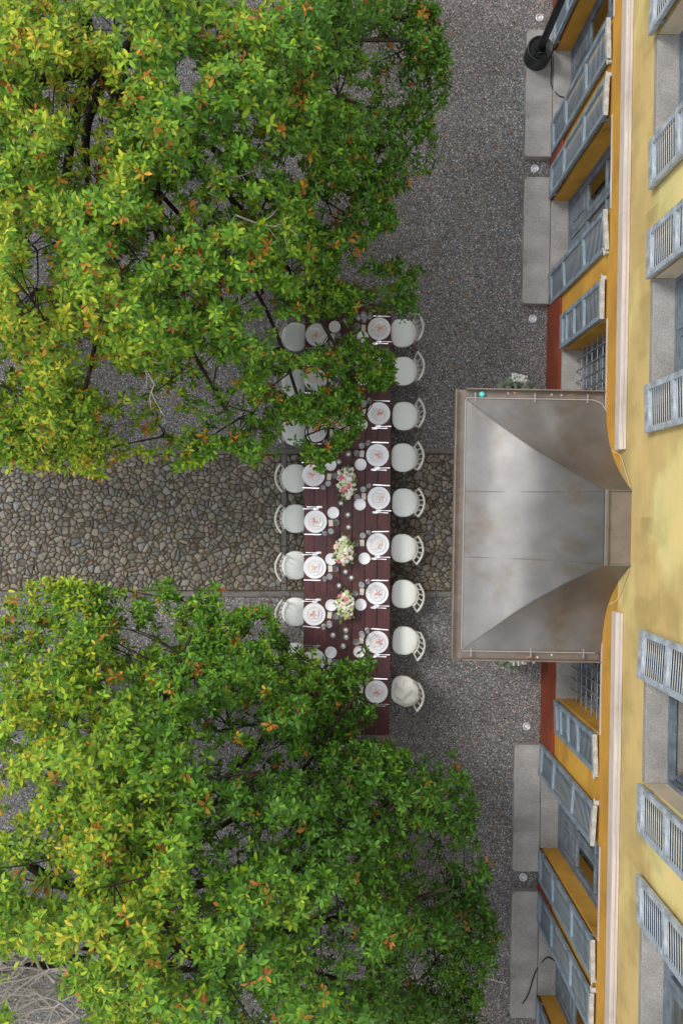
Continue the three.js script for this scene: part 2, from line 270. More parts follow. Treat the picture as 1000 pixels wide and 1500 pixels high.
// ------------------------------------------------------------------ house
const XW = 2.86, ZC = 0.11, LZ0 = -10, LZ1 = 10.2, BAND = 3.42, EAVE = 7.0, XB = 8.2;
const doors = [-5.93, -3.85, 4.09, 6.13].map(z => ({ z0: z - 0.51, z1: z + 0.51, y0: 0.15, y1: 2.90 }));
const lows = [-1.66, 1.88].map(z => ({ z0: z - 0.5, z1: z + 0.5, y0: 0.92, y1: 2.84 }));
const entry = { z0: ZC - 0.7, z1: ZC + 0.7, y0: 0.05, y1: 2.6 };
const ups = [-3.985, -1.725, 1.975, 4.245].map(z => ({ z0: z - 0.495, z1: z + 0.495, y0: 4.38, y1: 6.4 }));
const house = thing('villa', 'yellow and ochre plastered villa with grey-blue louvred shutters', 'building', V(XW, 0, 0));
{
  function wall(name, y0, y1, holes, m, x, depth, z0 = LZ0, z1 = LZ1) {
    const s = new THREE.Shape([[-z1, y0], [-z0, y0], [-z0, y1], [-z1, y1]].map(a => new THREE.Vector2(...a)));
    for (const h of holes) s.holes.push(new THREE.Path([[-h.z1, h.y0], [-h.z1, h.y1], [-h.z0, h.y1], [-h.z0, h.y0]].map(a => new THREE.Vector2(...a))));
    const g = new THREE.ExtrudeGeometry(s, { depth, bevelEnabled: false }); g.rotateY(Math.PI / 2); g.translate(x, 0, 0); return part(name, metreUV(g), m, house);
  }
  wall('lower_wall', -0.1, BAND, [...doors, ...lows, entry], M.ochre, 0, 0.34);
  wall('upper_wall', BAND, EAVE, ups, M.yellow, 0, 0.34);
  // dark red painted plinth between the doors
  const cuts = [LZ0, ...[...doors, entry].sort((a, b) => a.z0 - b.z0).flatMap(d => [d.z0 - 0.03, d.z1 + 0.03]), LZ1];
  for (let i = 0; i < cuts.length; i += 2) part('plinth', bx(-0.035, -0.002, -0.1, 0.74, cuts[i], cuts[i + 1], 0.006), M.plinth, house);
  // string course, broken by the canopy
  for (const [a, b] of [[LZ0, -0.68], [0.97, LZ1]]) {
    const o = part('string_course', bx(-0.065, -0.002, BAND, BAND + 0.17, a, b, 0.014), M.band, house);
    part('fillet', bx(-0.03, -0.003, BAND + 0.172, BAND + 0.215, a, b, 0.008), M.band, o);
  }
  // back, ends, floors, roof close the house
  part('back_wall', bx(XB - XW - 0.3, XB - XW, -0.1, EAVE, LZ0, LZ1), M.inner, house);
  for (const z of [LZ0, LZ1 - 0.3]) part('end_wall', bx(0.342, XB - XW - 0.302, -0.1, EAVE, z, z + 0.3), M.yellow, house);
  part('floor', bx(0.343, XB - XW - 0.303, 0.0, 0.1, LZ0 + 0.302, LZ1 - 0.302), M.boards, house);
  part('floor', bx(0.343, XB - XW - 0.303, 3.5, 3.7, LZ0 + 0.302, LZ1 - 0.302), M.boards, house);
  const rs = new THREE.Shape([[-0.4, EAVE - 0.02], [-0.4, EAVE + 0.1], [(XB - XW) / 2, EAVE + 1.6], [XB - XW + 0.4, EAVE + 0.1], [XB - XW + 0.4, EAVE - 0.02], [XB - XW, EAVE + 0.003], [0, EAVE + 0.003]].map(a => new THREE.Vector2(...a)));
  const rg = new THREE.ExtrudeGeometry(rs, { depth: LZ1 - LZ0 + 0.6, bevelEnabled: false }); rg.translate(0, 0, LZ0 - 0.3); part('roof', metreUV(rg), M.roof, house);

  // a louvred leaf, origin at its lower edge on the side -z, front face towards -x
  const slatG = {};
  function leaf(w, y0, y1, rails, pale) {
    const o = new THREE.Group(); o.name = 'shutter'; const m = pale ? M.paintPale : M.paint, st = 0.055, T = 0.042;
    part('stile', bx(-T, 0, y0, y1, 0, st, 0.004), m, o); part('stile', bx(-T, 0, y0, y1, w - st, w, 0.004), m, o);
    const edges = [y0, ...rails, y1], rb = edges.map((e, i) => i === 0 ? [e, e + 0.12] : i === edges.length - 1 ? [e - 0.075, e] : [e - 0.035, e + 0.035]);
    rb.forEach(([a, b], i) => { part('rail', bx(-T + 0.002, -0.002, a, b, st, w - st, 0.003), i === rb.length - 1 ? M.worn : m, o); });
    part('drip_cap', bx(-T - 0.004, 0.004, y1 + 0.001, y1 + 0.014, -0.003, w + 0.003, 0.004), M.worn, o);
    const key = w - 2 * st; if (!slatG[key]) { const g = new THREE.BoxGeometry(pale ? 0.007 : 0.0045, 0.085, key); g.rotateZ(pale ? 0.33 : 0.25); slatG[key] = metreUV(g); }
    for (let i = 0; i + 1 < rb.length; i++) { const a = rb[i][1] + 0.018, b = rb[i + 1][0] - 0.018, n = Math.max(1, Math.floor((b - a) / 0.052)); for (let k = 0; k < n; k++) part('slat', slatG[key], m, o).position.set(-T / 2, lerp(a, b, (k + 0.5) / n), w / 2); }
    return o;
  }
  const put = (proto, z, swing, first) => { const o = proto.userData.used ? proto.clone() : proto; o.userData = {}; proto.userData.used = true; o.position.set(-0.034, 0, z); o.rotation.y = swing; house.add(o); return o; };
  const hingeG = merge([bx(-0.055, -0.001, -0.025, 0.025, -0.014, 0.014, 0.003), new THREE.CylinderGeometry(0.011, 0.011, 0.09, 8).translate(-0.05, 0, 0)]);
  const W = 0.435;
  function pair(o, proto, sw) {
    const j = sw.map(a => a);
    put(proto, o.z0 - W, j[0]); put(proto, o.z1 + 0.004, j[1]);
    for (const z of [o.z0 - 0.016, o.z1 + 0.02]) for (const y of [o.y0 + 0.2, o.y1 - 0.15]) { const h = part('hinge', hingeG, M.iron, house); h.position.set(0, y, z); }
    // catch holding the leaf open
    for (const z of [o.z0 - W - 0.02, o.z1 + W + 0.02]) { const h = part('shutter_catch', hingeG, M.worn, house); h.position.set(-0.002, o.y1 - 0.03, z); h.rotation.x = 1.2; }
  }
  const doorLeaf = leaf(W, 0.19, 2.90, [0.99, 1.97], false), lowLeaf = leaf(W, 0.94, 2.84, [1.24, 1.62, 2.08], false), upLeaf = leaf(W + 0.01, 4.36, 6.42, [5.09, 5.75], true);
  doors.forEach((d, i) => pair(d, doorLeaf, [[0, 0.03], [-0.03, 0.06], [-0.05, 0.02], [0, 0]][i]));
  lows.forEach((d, i) => pair(d, lowLeaf, [[0.0, 0], [0, 0.05]][i]));
  ups.forEach((d, i) => pair(d, upLeaf, [[-0.04, 0.02], [0, 0.03], [-0.05, 0.0], [0.03, 0]][i]));

  // glazed leaf: frame with panes and a solid foot
  function glazed(o, x, foot, rows, openIn) {
    const w = (o.z1 - o.z0) / 2 - 0.045, out = new THREE.Group(); out.name = openIn ? 'window' : foot ? 'door' : 'window'; house.add(out);
    part('frame', merge([bx(x, x + 0.07, o.y0, o.y1, o.z0 + 0.001, o.z0 + 0.045), bx(x, x + 0.07, o.y0, o.y1, o.z1 - 0.045, o.z1 - 0.001), bx(x, x + 0.07, o.y0, o.y0 + 0.05, o.z0 + 0.047, o.z1 - 0.047), bx(x, x + 0.07, o.y1 - 0.05, o.y1 - 0.001, o.z0 + 0.047, o.z1 - 0.047)]), M.frame, out);
    for (const s of [0, 1]) {
      const a = 0, b = w, y0 = o.y0 + 0.052, y1 = o.y1 - 0.052, list = [], lf = new THREE.Group();
      list.push(bx(0, 0.045, y0, y1, a + 0.002, a + 0.07, 0.004), bx(0, 0.045, y0, y1, b - 0.07, b - 0.002, 0.004), bx(0.002, 0.043, y1 - 0.08, y1, a + 0.07, b - 0.07), bx(0.002, 0.043, y0, y0 + 0.1, a + 0.07, b - 0.07));
      const yb = foot ? y0 + 0.85 : y0 + 0.1; if (foot) list.push(bx(0.015, 0.03, y0 + 0.1, yb, a + 0.07, b - 0.07), bx(0.002, 0.043, yb - 0.05, yb + 0.05, a + 0.07, b - 0.07), bx(0.004, 0.02, y0 + 0.18, yb - 0.13, a + 0.13, b - 0.13, 0.006));
      const g0 = foot ? yb + 0.05 : yb, g1 = y1 - 0.08;
      for (let i = 1; i < rows; i++) { const y = lerp(g0, g1, i / rows); list.push(bx(0.004, 0.041, y - 0.018, y + 0.018, a + 0.07, b - 0.07)); }
      const mesh = part(foot ? 'leaf_frame' : 'sash', merge(list), M.frame, out);
      const panes = []; for (let i = 0; i < rows; i++) panes.push(part('pane', bx(0.02, 0.024, lerp(g0, g1, i / rows) + (i ? 0.016 : 0), lerp(g0, g1, (i + 1) / rows) - 0.016, a + 0.068, b - 0.068), M.glass, out));
      for (const q of [mesh, ...panes]) { if (openIn) { q.rotation.y = s ? 1.72 : 1.42; q.position.set(x + 0.075, 0, s ? o.z1 - 0.05 : o.z0 + 0.05); } else q.position.set(x + 0.01, 0, s ? o.z0 + 0.045 + w : o.z0 + 0.045); }
    }
  }
  for (const d of doors) {
    glazed(d, 0.20, true, 2);
    part('threshold', bx(-0.037, 0.36, 0.03, 0.16, d.z0 + 0.002, d.z1 - 0.002, 0.008), M.granite, house);
    for (const z of [d.z0, d.z1]) part('reveal', bx(0.001, 0.2, 0.162, d.y1 - 0.002, z - (z === d.z0 ? 0.001 : 0.006), z + (z === d.z0 ? 0.006 : 0.001)), M.ochre, house);
  }
  for (const d of lows) {
    glazed(d, 0.25, false, 3);
    part('sill', bx(-0.03, 0.26, d.y0 - 0.06, d.y0 + 0.02, d.z0 + 0.003, d.z1 - 0.003, 0.008), M.granite, house);
    for (const z of [d.z0, d.z1]) part('reveal', bx(0.001, 0.25, d.y0 + 0.022, d.y1 - 0.002, z - (z === d.z0 ? 0.001 : 0.006), z + (z === d.z0 ? 0.006 : 0.001)), M.ochre, house);
    const gr = new THREE.Group(); gr.name = 'grille'; house.add(gr);
    for (let i = 1; i < 7; i++) part('bar', new THREE.CylinderGeometry(0.008, 0.008, d.y1 - d.y0 - 0.03, 8), M.iron, gr).position.set(0.15, (d.y0 + d.y1) / 2 + 0.015, lerp(d.z0, d.z1, i / 7));
    for (let i = 1; i < 8; i++) { const b = part('bar', new THREE.CylinderGeometry(0.008, 0.008, d.z1 - d.z0 - 0.01, 8).rotateX(Math.PI / 2), M.iron, gr); b.position.set(0.166, lerp(d.y0, d.y1, i / 8), (d.z0 + d.z1) / 2); }
  }
  ups.forEach((d, i) => {
    glazed(d, 0.19, false, 3, i === 2);
    part('sill', bx(-0.012, 0.36, d.y0 - 0.07, d.y0 + 0.015, d.z0 + 0.003, d.z1 - 0.003, 0.008), M.granite, house);
    for (const z of [d.z0, d.z1]) part('reveal', bx(0.001, 0.19, d.y0 + 0.017, d.y1 - 0.002, z - (z === d.z0 ? 0.001 : 0.006), z + (z === d.z0 ? 0.006 : 0.001)), M.reveal, house);
  });
  for (const d of [...doors, ...lows]) part('lintel_trim', bx(-0.006, -0.001, d.y1 + 0.001, d.y1 + 0.045, d.z0, d.z1), M.band, house);
  // entrance door below the canopy
  const ed = new THREE.Group(); ed.name = 'entrance_door'; house.add(ed);
  for (const s of [0, 1]) { const a = lerp(entry.z0, ZC, s) + 0.01, b = lerp(entry.z0, ZC, s) + 0.69; part('door_leaf', merge([bx(0.2, 0.25, 0.06, 2.58, a, b, 0.004), ...[[0.2, 0.9], [1.05, 1.75], [1.9, 2.45]].map(([p, q]) => bx(0.185, 0.2, p, q, a + 0.1, b - 0.1, 0.006))]), M.woodLeg, ed); }
  part('handle', new THREE.SphereGeometry(0.025, 12, 8).translate(0.17, 1.1, ZC - 0.07), M.iron, ed);
}

// ------------------------------------------------------------------ door steps
{
  const spots = [[-5.85, 'granite door step carrying the black lamp post base'], [-3.81, 'granite door step between the black lamp post step and the grilled window'], [4.06, 'granite door step nearest the canopy on the side of the blanket chair'], [6.09, 'granite door step farthest from the canopy, with a black cable at its end']];
  spots.forEach(([z, label]) => {
    const sh = new THREE.Shape(), a = 0.17, b = 0.867, rr = 0.035; sh.moveTo(a, -b); sh.lineTo(a, b); sh.lineTo(-a + rr, b); sh.absarc(-a + rr, b - rr, rr, Math.PI / 2, Math.PI, false); sh.lineTo(-a, -b + rr); sh.absarc(-a + rr, -b + rr, rr, Math.PI, Math.PI * 1.5, false); sh.lineTo(a, -b);
    const g = new THREE.ExtrudeGeometry(sh, { depth: 0.13, bevelEnabled: true, bevelSize: 0.014, bevelThickness: 0.014, bevelSegments: 3, curveSegments: 6 }); g.rotateX(-Math.PI / 2); g.translate(0, -0.014, 0); metreUV(g); const s = solo('door_step', g, M.granite, label, 'step', V(2.637, 0, z), 0, 'granite steps along the house'); return s;
  });
}
// ------------------------------------------------------------------ canopy
const can = { x0: 1.335, xr: 2.60, hg: 2.86, hr: 3.83, w0: 1.37, wr: 0.37 };
{
  const root = thing('entrance_canopy', 'swept grey zinc canopy roof with brown gutter over the house entrance', 'canopy', V(0, 0, ZC));
  const prof = t => ({ x: lerp(can.x0, can.xr, t), h: can.hg + (can.hr - can.hg) * (0.10 * t + 0.90 * Math.pow(t, 2.7)), w: lerp(can.w0, can.wr, t) });
  function sheet(name, f, nu, nv, dents) {
    const pos = [], uv = [], idx = [];
    for (let i = 0; i <= nu; i++) for (let j = 0; j <= nv; j++) { const q = f(i / nu, j / nv); pos.push(q.x, q.y + (dents ? (0.007 * (fbm(q.x * 2.2 + 20, q.z * 2.2 + 20, 44, 3) - 0.5) + 0.0075 * Math.sin(q.x * 11.5 + 1.0 * Math.sin(q.z * 1.7))) * Math.sin(Math.PI * i / nu) : 0), q.z); uv.push(q.x, q.z); }
    for (let i = 0; i < nu; i++) for (let j = 0; j < nv; j++) { const a = i * (nv + 1) + j, b = a + nv + 1; idx.push(a, a + 1, b, b, a + 1, b + 1); }
    const g = new THREE.BufferGeometry(); g.setAttribute('position', new THREE.Float32BufferAttribute(pos, 3)); g.setAttribute('uv', new THREE.Float32BufferAttribute(uv, 2)); g.setIndex(idx); g.computeVertexNormals(); return part(name, g, M.zinc, root);
  }
  const seamZ = [-0.36, 0.36];
  // front slope in three welded sheets
  const fr = (a, b) => (t, s) => { const p = prof(t), z = lerp(a(p), b(p), s); return V(p.x, p.h, z); };
  sheet('front_sheet', fr(p => -p.w, p => -Math.min(p.w, 0.37)), 40, 16, true);
  sheet('front_sheet', fr(p => -Math.min(p.w, 0.37), p => Math.min(p.w, 0.37)), 40, 16, true);
  sheet('front_sheet', fr(p => Math.min(p.w, 0.37), p => p.w), 40, 16, true);
  for (const z of seamZ) part('seam', taperTube(Array.from({ length: 9 }, (_, i) => { const p = prof(i / 8 * 0.985); return V(p.x, p.h + 0.001, z); }), 0.004, 0.004, 24, 6), M.zinc, root);
  for (const s of [-1, 1]) {
    sheet('side_sheet', s < 0 ? (t, k) => { const p = prof(t); return V(lerp(XW - 0.002, p.x, k), p.h, s * p.w); } : (t, k) => { const p = prof(t); return V(lerp(p.x, XW - 0.002, k), p.h, s * p.w); }, 40, 20, true);
    part('hip_seam', taperTube(Array.from({ length: 12 }, (_, i) => { const p = prof(i / 11); return V(p.x, p.h + 0.002, s * p.w); }), 0.007, 0.007, 30, 6), M.zinc, root);
  }
  // flat head with its rim, let into the wall
  part('head_plate', bx(can.xr + 0.035, XW - 0.003, can.hr - 0.03, can.hr - 0.012, -can.wr, can.wr), M.gutter, root);
  part('head_rim', bx(can.xr - 0.012, can.xr + 0.03, can.hr - 0.05, can.hr + 0.035, -can.wr - 0.01, can.wr + 0.01, 0.008), M.zinc, root);
  for (const s of [-1, 1]) part('head_cheek', bx(can.xr + 0.032, XW - 0.003, can.hr - 0.04, can.hr + 0.012, s * can.wr - 0.008, s * can.wr + 0.008, 0.003), M.zinc, root);
  // box gutter on three sides: floor, outer lip, inner lip
  const gx = can.x0, gw = 0.105, gz = can.w0, y = can.hg;
  const chan = (x0, x1, z0, z1, lipX, lipZ) => merge([bx(x0, x1, y - 0.075, y - 0.06, z0, z1), lipX ? bx(lipX - 0.008, lipX + 0.008, y - 0.0745, y + 0.028, z0, z1, 0.003) : bx(x0, x1, y - 0.0745, y + 0.028, lipZ - 0.008, lipZ + 0.008, 0.003)]);
  part('gutter', chan(gx - gw, gx + 0.004, -gz - gw, gz + gw, gx - gw - 0.002), M.gutter, root);
  for (const s of [-1, 1]) { const a = s * gz, b = s * (gz + gw); part('gutter', chan(gx + 0.005, XW - 0.005, Math.min(a, b), Math.max(a, b), 0, s * (gz + gw + 0.002)), M.gutter, root); }
  part('fascia', merge([bx(gx - 0.004, gx + 0.006, y - 0.2, y - 0.004, -gz, gz), ...[-1, 1].map(s => bx(gx + 0.008, XW - 0.006, y - 0.2, y - 0.004, s * gz - 0.005, s * gz + 0.005))]), M.gutter, root);
  part('ceiling', bx(gx + 0.008, XW - 0.006, y - 0.19, y - 0.17, -gz + 0.008, gz - 0.008), M.reveal, root);
  // earth wire run round the eaves on clips
  const wp = [V(XW - 0.03, y + 0.16, -gz + 0.14), V(XW - 0.06, y + 0.05, -gz + 0.03), V(XW - 0.16, y + 0.02, -gz - 0.008), V(gx + 0.3, y + 0.022, -gz - 0.008), V(gx + 0.02, y + 0.022, -gz - 0.008), V(gx - 0.008, y + 0.022, -gz + 0.02), V(gx - 0.008, y + 0.022, 0), V(gx - 0.008, y + 0.022, gz - 0.02), V(gx + 0.02, y + 0.022, gz + 0.008), V(gx + 0.3, y + 0.022, gz + 0.008), V(XW - 0.08, y + 0.022, gz + 0.008)];
  part('wire', new THREE.TubeGeometry(new THREE.CatmullRomCurve3(wp, false, 'catmullrom', 0.05), 200, 0.0035, 6), M.wire, root);
  for (const s of [-1, 1]) for (const x of [XW - 0.2, gx + 0.75, gx + 0.1]) part('clip', bx(x - 0.008, x + 0.008, y - 0.006, y + 0.014, s * gz - 0.05, s * gz + 0.05, 0.003).translate(0, 0.0, s * 0.02), M.iron, root);
  // iron brackets below
  for (const s of [-1, 1]) part('bracket', taperTube([V(XW - 0.01, y - 0.9, s * 1.15), V(XW - 0.35, y - 0.8, s * 1.15), V(XW - 0.9, y - 0.32, s * 1.15), V(gx + 0.15, y - 0.195, s * 1.15)], 0.02, 0.015, 20, 8), M.iron, root);
  // cable ends along the wall
  const cab = mat(0.62, 0.55, 0.27, { roughness: 0.6 });
  for (const s of [-1, 1]) part('cable', new THREE.TubeGeometry(new THREE.CatmullRomCurve3([V(XW - 0.1, BAND + 0.05, s * 0.83 - 0.02), V(XW - 0.075, BAND - 0.04, s * 0.8), V(XW - 0.02, BAND + 0.05, s * 0.74), V(XW - 0.015, BAND + 0.2, s * 0.6), V(XW - 0.02, can.hr + 0.01, s * 0.4)]), 30, 0.0045, 6), cab, root);
  // glass ball and litter lying in the gutter
  const ball = P(706, 575, y);
  const gb = solo('glass_ball', new THREE.SphereGeometry(0.036, 20, 14), phys(0.10, 0.62, 0.55, { roughness: 0.08, clearcoat: 1 }), 'small turquoise glass ball lying in the canopy gutter', 'ball', V(ball.x, y - 0.06 + 0.036, ZC - gz - gw / 2));
  const lr = rng(9);
  for (let i = 0; i < 9; i++) { const s = i < 6 ? -1 : 1, m = i % 3 === 1 ? mat(0.42, 0.24, 0.12) : mat(0.72, 0.62, 0.56); const g = new THREE.SphereGeometry(0.5, 8, 5); g.scale(i % 3 === 1 ? 0.09 : 0.03, 0.012, 0.028); solo('dry_petal', g, m, 'dry petal lying in the canopy gutter', 'petal', V(gx + 0.25 + lr() * 1.1, y - 0.055, ZC + s * (gz + gw * (0.3 + 0.5 * lr()))), lr() * 0.5, 'dry petals in the canopy gutter'); }
}
// ------------------------------------------------------------------ things along the wall
{
  const lamp = thing('lamp_post', 'black lamp post with heavy round base standing on the granite step', 'lamp post', V(2.585, 0.13, -6.33));
  part('base', lathe([[0, 0], [0.172, 0], [0.178, 0.008], [0.178, 0.275], [0.172, 0.285], [0.15, 0.287], [0.148, 0.262], [0, 0.262]], 40), M.black, lamp);
  part('pole', lathe([[0, 0.262], [0.07, 0.263], [0.07, 0.30], [0.054, 0.305], [0.05, 0.32], [0.046, 2.5], [0.03, 2.53], [0, 2.535]], 24), M.black, lamp);
  part('handle', new THREE.TorusGeometry(0.075, 0.009, 8, 24, Math.PI).translate(0.0, 0.285, 0.1), M.black, lamp);
  const c = new THREE.CatmullRomCurve3([V(2.775, 0.2, -6.34), V(2.80, 0.139, -6.2), V(2.80, 0.139, -5.95), V(2.9, 0.168, -5.8), V(3.0, 0.168, -5.77), V(3.05, 0.168, -5.7)]);
  solo('cable', new THREE.TubeGeometry(c, 40, 0.008, 6), M.black, 'black cable running from the lamp post base over the door threshold', 'cable');
  const c2 = new THREE.CatmullRomCurve3([V(2.42, 0.009, 7.02), V(2.66, 0.142, 6.7), V(2.8, 0.14, 6.3), V(2.95, 0.169, 6.1), V(3.05, 0.169, 6.15)]);
  solo('cable', new THREE.TubeGeometry(c2, 40, 0.009, 6), M.black, 'black cable crossing the granite step farthest from the canopy', 'cable');
  // uplights sunk in the gravel
  const L = thing('ground_light', 'round steel uplight sunk into the gravel between the granite steps', 'ground light', null, 0, 'uplights along the house');
  part('ring', lathe([[0.030, 0.0], [0.034, 0.011], [0.054, 0.011], [0.060, 0.003], [0.060, -0.03]], 28), mat(0.62, 0.63, 0.65, { metalness: 0.6, roughness: 0.35 }), L);
  part('lens', lathe([[0, 0.004], [0.022, 0.003], [0.03, 0.0005], [0.031, -0.02]], 20), phys(0.70, 0.73, 0.76, { roughness: 0.15, clearcoat: 1 }), L);
  part('lamp_cup', lathe([[0, 0.009], [0.013, 0.008], [0.014, 0.0]], 16), mat(0.86, 0.86, 0.82, { roughness: 0.3 }), L);
  const lp = [[790, 26, 'round steel uplight in the gravel beside the step with the lamp post'], [783, 247, 'round steel uplight in the gravel between two granite steps, lamp post side'], [780, 467, 'round steel uplight in the gravel by the red plinth below the grilled window shutter'], [771, 1064, 'round steel uplight in the gravel by the red plinth, blanket chair side'], [766, 1285, 'round steel uplight in the gravel between two granite steps, blanket chair side']];
  lp.forEach(([x, y, label], i) => { const q = P(x, y, 0); if (i) dup(L, q, 0, label); else { L.position.copy(q); L.userData.label = label; } });
}
// ------------------------------------------------------------------ potted white hydrangeas flanking the entrance
{
  const pr = rng(31);
  for (const [z, label] of [[-1.60, 'potted white flowers beside the entrance on the lamp post side'], [1.80, 'potted white flowers beside the entrance on the blanket chair side']]) {
    const o = thing('potted_plant', label, 'plant', V(2.30, 0, z * 0.955), 0, 'flower pots beside the entrance');
    part('pot', lathe([[0, 0], [0.15, 0], [0.2, 0.4], [0.225, 0.41], [0.225, 0.47], [0.195, 0.47], [0.19, 0.40], [0, 0.40]], 32), M.terracotta, o);
    const lv = [], fl = [];
    for (let i = 0; i < 120; i++) { const a = pr() * 6.28, e = pr() * 1.4, g = new THREE.SphereGeometry(0.05, 6, 4); g.scale(1, 0.12, 0.55); g.rotateZ((pr() - 0.3)); g.rotateY(a); g.translate(Math.cos(a) * 0.29 * Math.cos(e), 0.62 + 0.26 * Math.sin(e), -Math.sin(a) * 0.29 * Math.cos(e)); lv.push(g); }
    part('foliage', merge(lv), mat(0.16, 0.20, 0.13, { roughness: 0.7 }), o).userData.kind = 'stuff';
    for (let i = 0; i < 14; i++) { const a = pr() * 6.28, e = 0.2 + pr() * 1.2, c = V(Math.cos(a) * 0.31 * Math.cos(e), 0.64 + 0.28 * Math.sin(e), Math.sin(a) * 0.31 * Math.cos(e)); for (let k = 0; k < 12; k++) { const g = new THREE.IcosahedronGeometry(0.02, 0); g.scale(1, 0.6, 1); g.translate(c.x + (pr() - 0.5) * 0.09, c.y + (pr() - 0.5) * 0.06, c.z + (pr() - 0.5) * 0.09); fl.push(g); } }
    part('blossom', merge(fl), mat(0.58, 0.59, 0.55, { roughness: 0.8 }), o).userData.kind = 'stuff';
    part('stem', lathe([[0.02, 0.39], [0.015, 0.6], [0, 0.62]], 8), M.bark, o);
  }
}

// ------------------------------------------------------------------ tables
const TH = 0.76, TURN = ROLL - 0.0049;
{
  const cs = [[553, 'dark red plank table under the overhanging branches, seating the chairs far from the blanket'], [763.5, 'dark red plank table standing across the cobbled path, middle of three'], [972, 'dark red plank table beside the chair with the cream blanket']];
  const w = 1.14, l = 1.885, r = rng(3);
  cs.forEach(([py, label], k) => {
    const t = thing('banquet_table', label, 'table', P(508.3 - (py - 763) * 0.0049, py, TH).setY(0), TURN, 'plank tables joined end to end');
    const bw = [0.137, 0.171, 0.171, 0.16, 0.166, 0.162, 0.173]; let x = -w / 2;
    for (let i = 0; i < 7; i++) {
      const g = bx(0.003, bw[i] - 0.003, -0.038, 0, -l / 2 + 0.003, l / 2 - 0.003, 0.0025), uv = g.attributes.uv, du = r() * 3, dv = r() * 3; for (let q = 0; q < uv.count; q++) uv.setXY(q, uv.getX(q) + du, uv.getY(q) + dv);
      const b = part('plank', g, M['wood' + i % 3] || (M['wood' + i % 3] = Object.assign(M.wood.clone(), { color: M.wood.color.clone().multiplyScalar([1.0, 1.08, 0.93][i % 3]) })), t); b.position.set(x, TH, 0); x += bw[i];
    }
    for (const z of [-0.72, 0.72]) { part('trestle', merge([bx(-0.46, 0.46, 0.62, TH - 0.04, z - 0.04, z + 0.04), bx(-0.46, 0.46, 0.06, 0.12, z - 0.035, z + 0.035)]), M.woodLeg, t); for (const s of [-1, 1]) part('leg', bx(s * 0.4 - 0.035, s * 0.4 + 0.035, 0, 0.62, z - 0.045, z + 0.045, 0.004), M.woodLeg, t); }
    part('apron', bx(-0.04, 0.04, 0.65, TH - 0.042, -0.68, 0.68), M.woodLeg, t);
  });
}
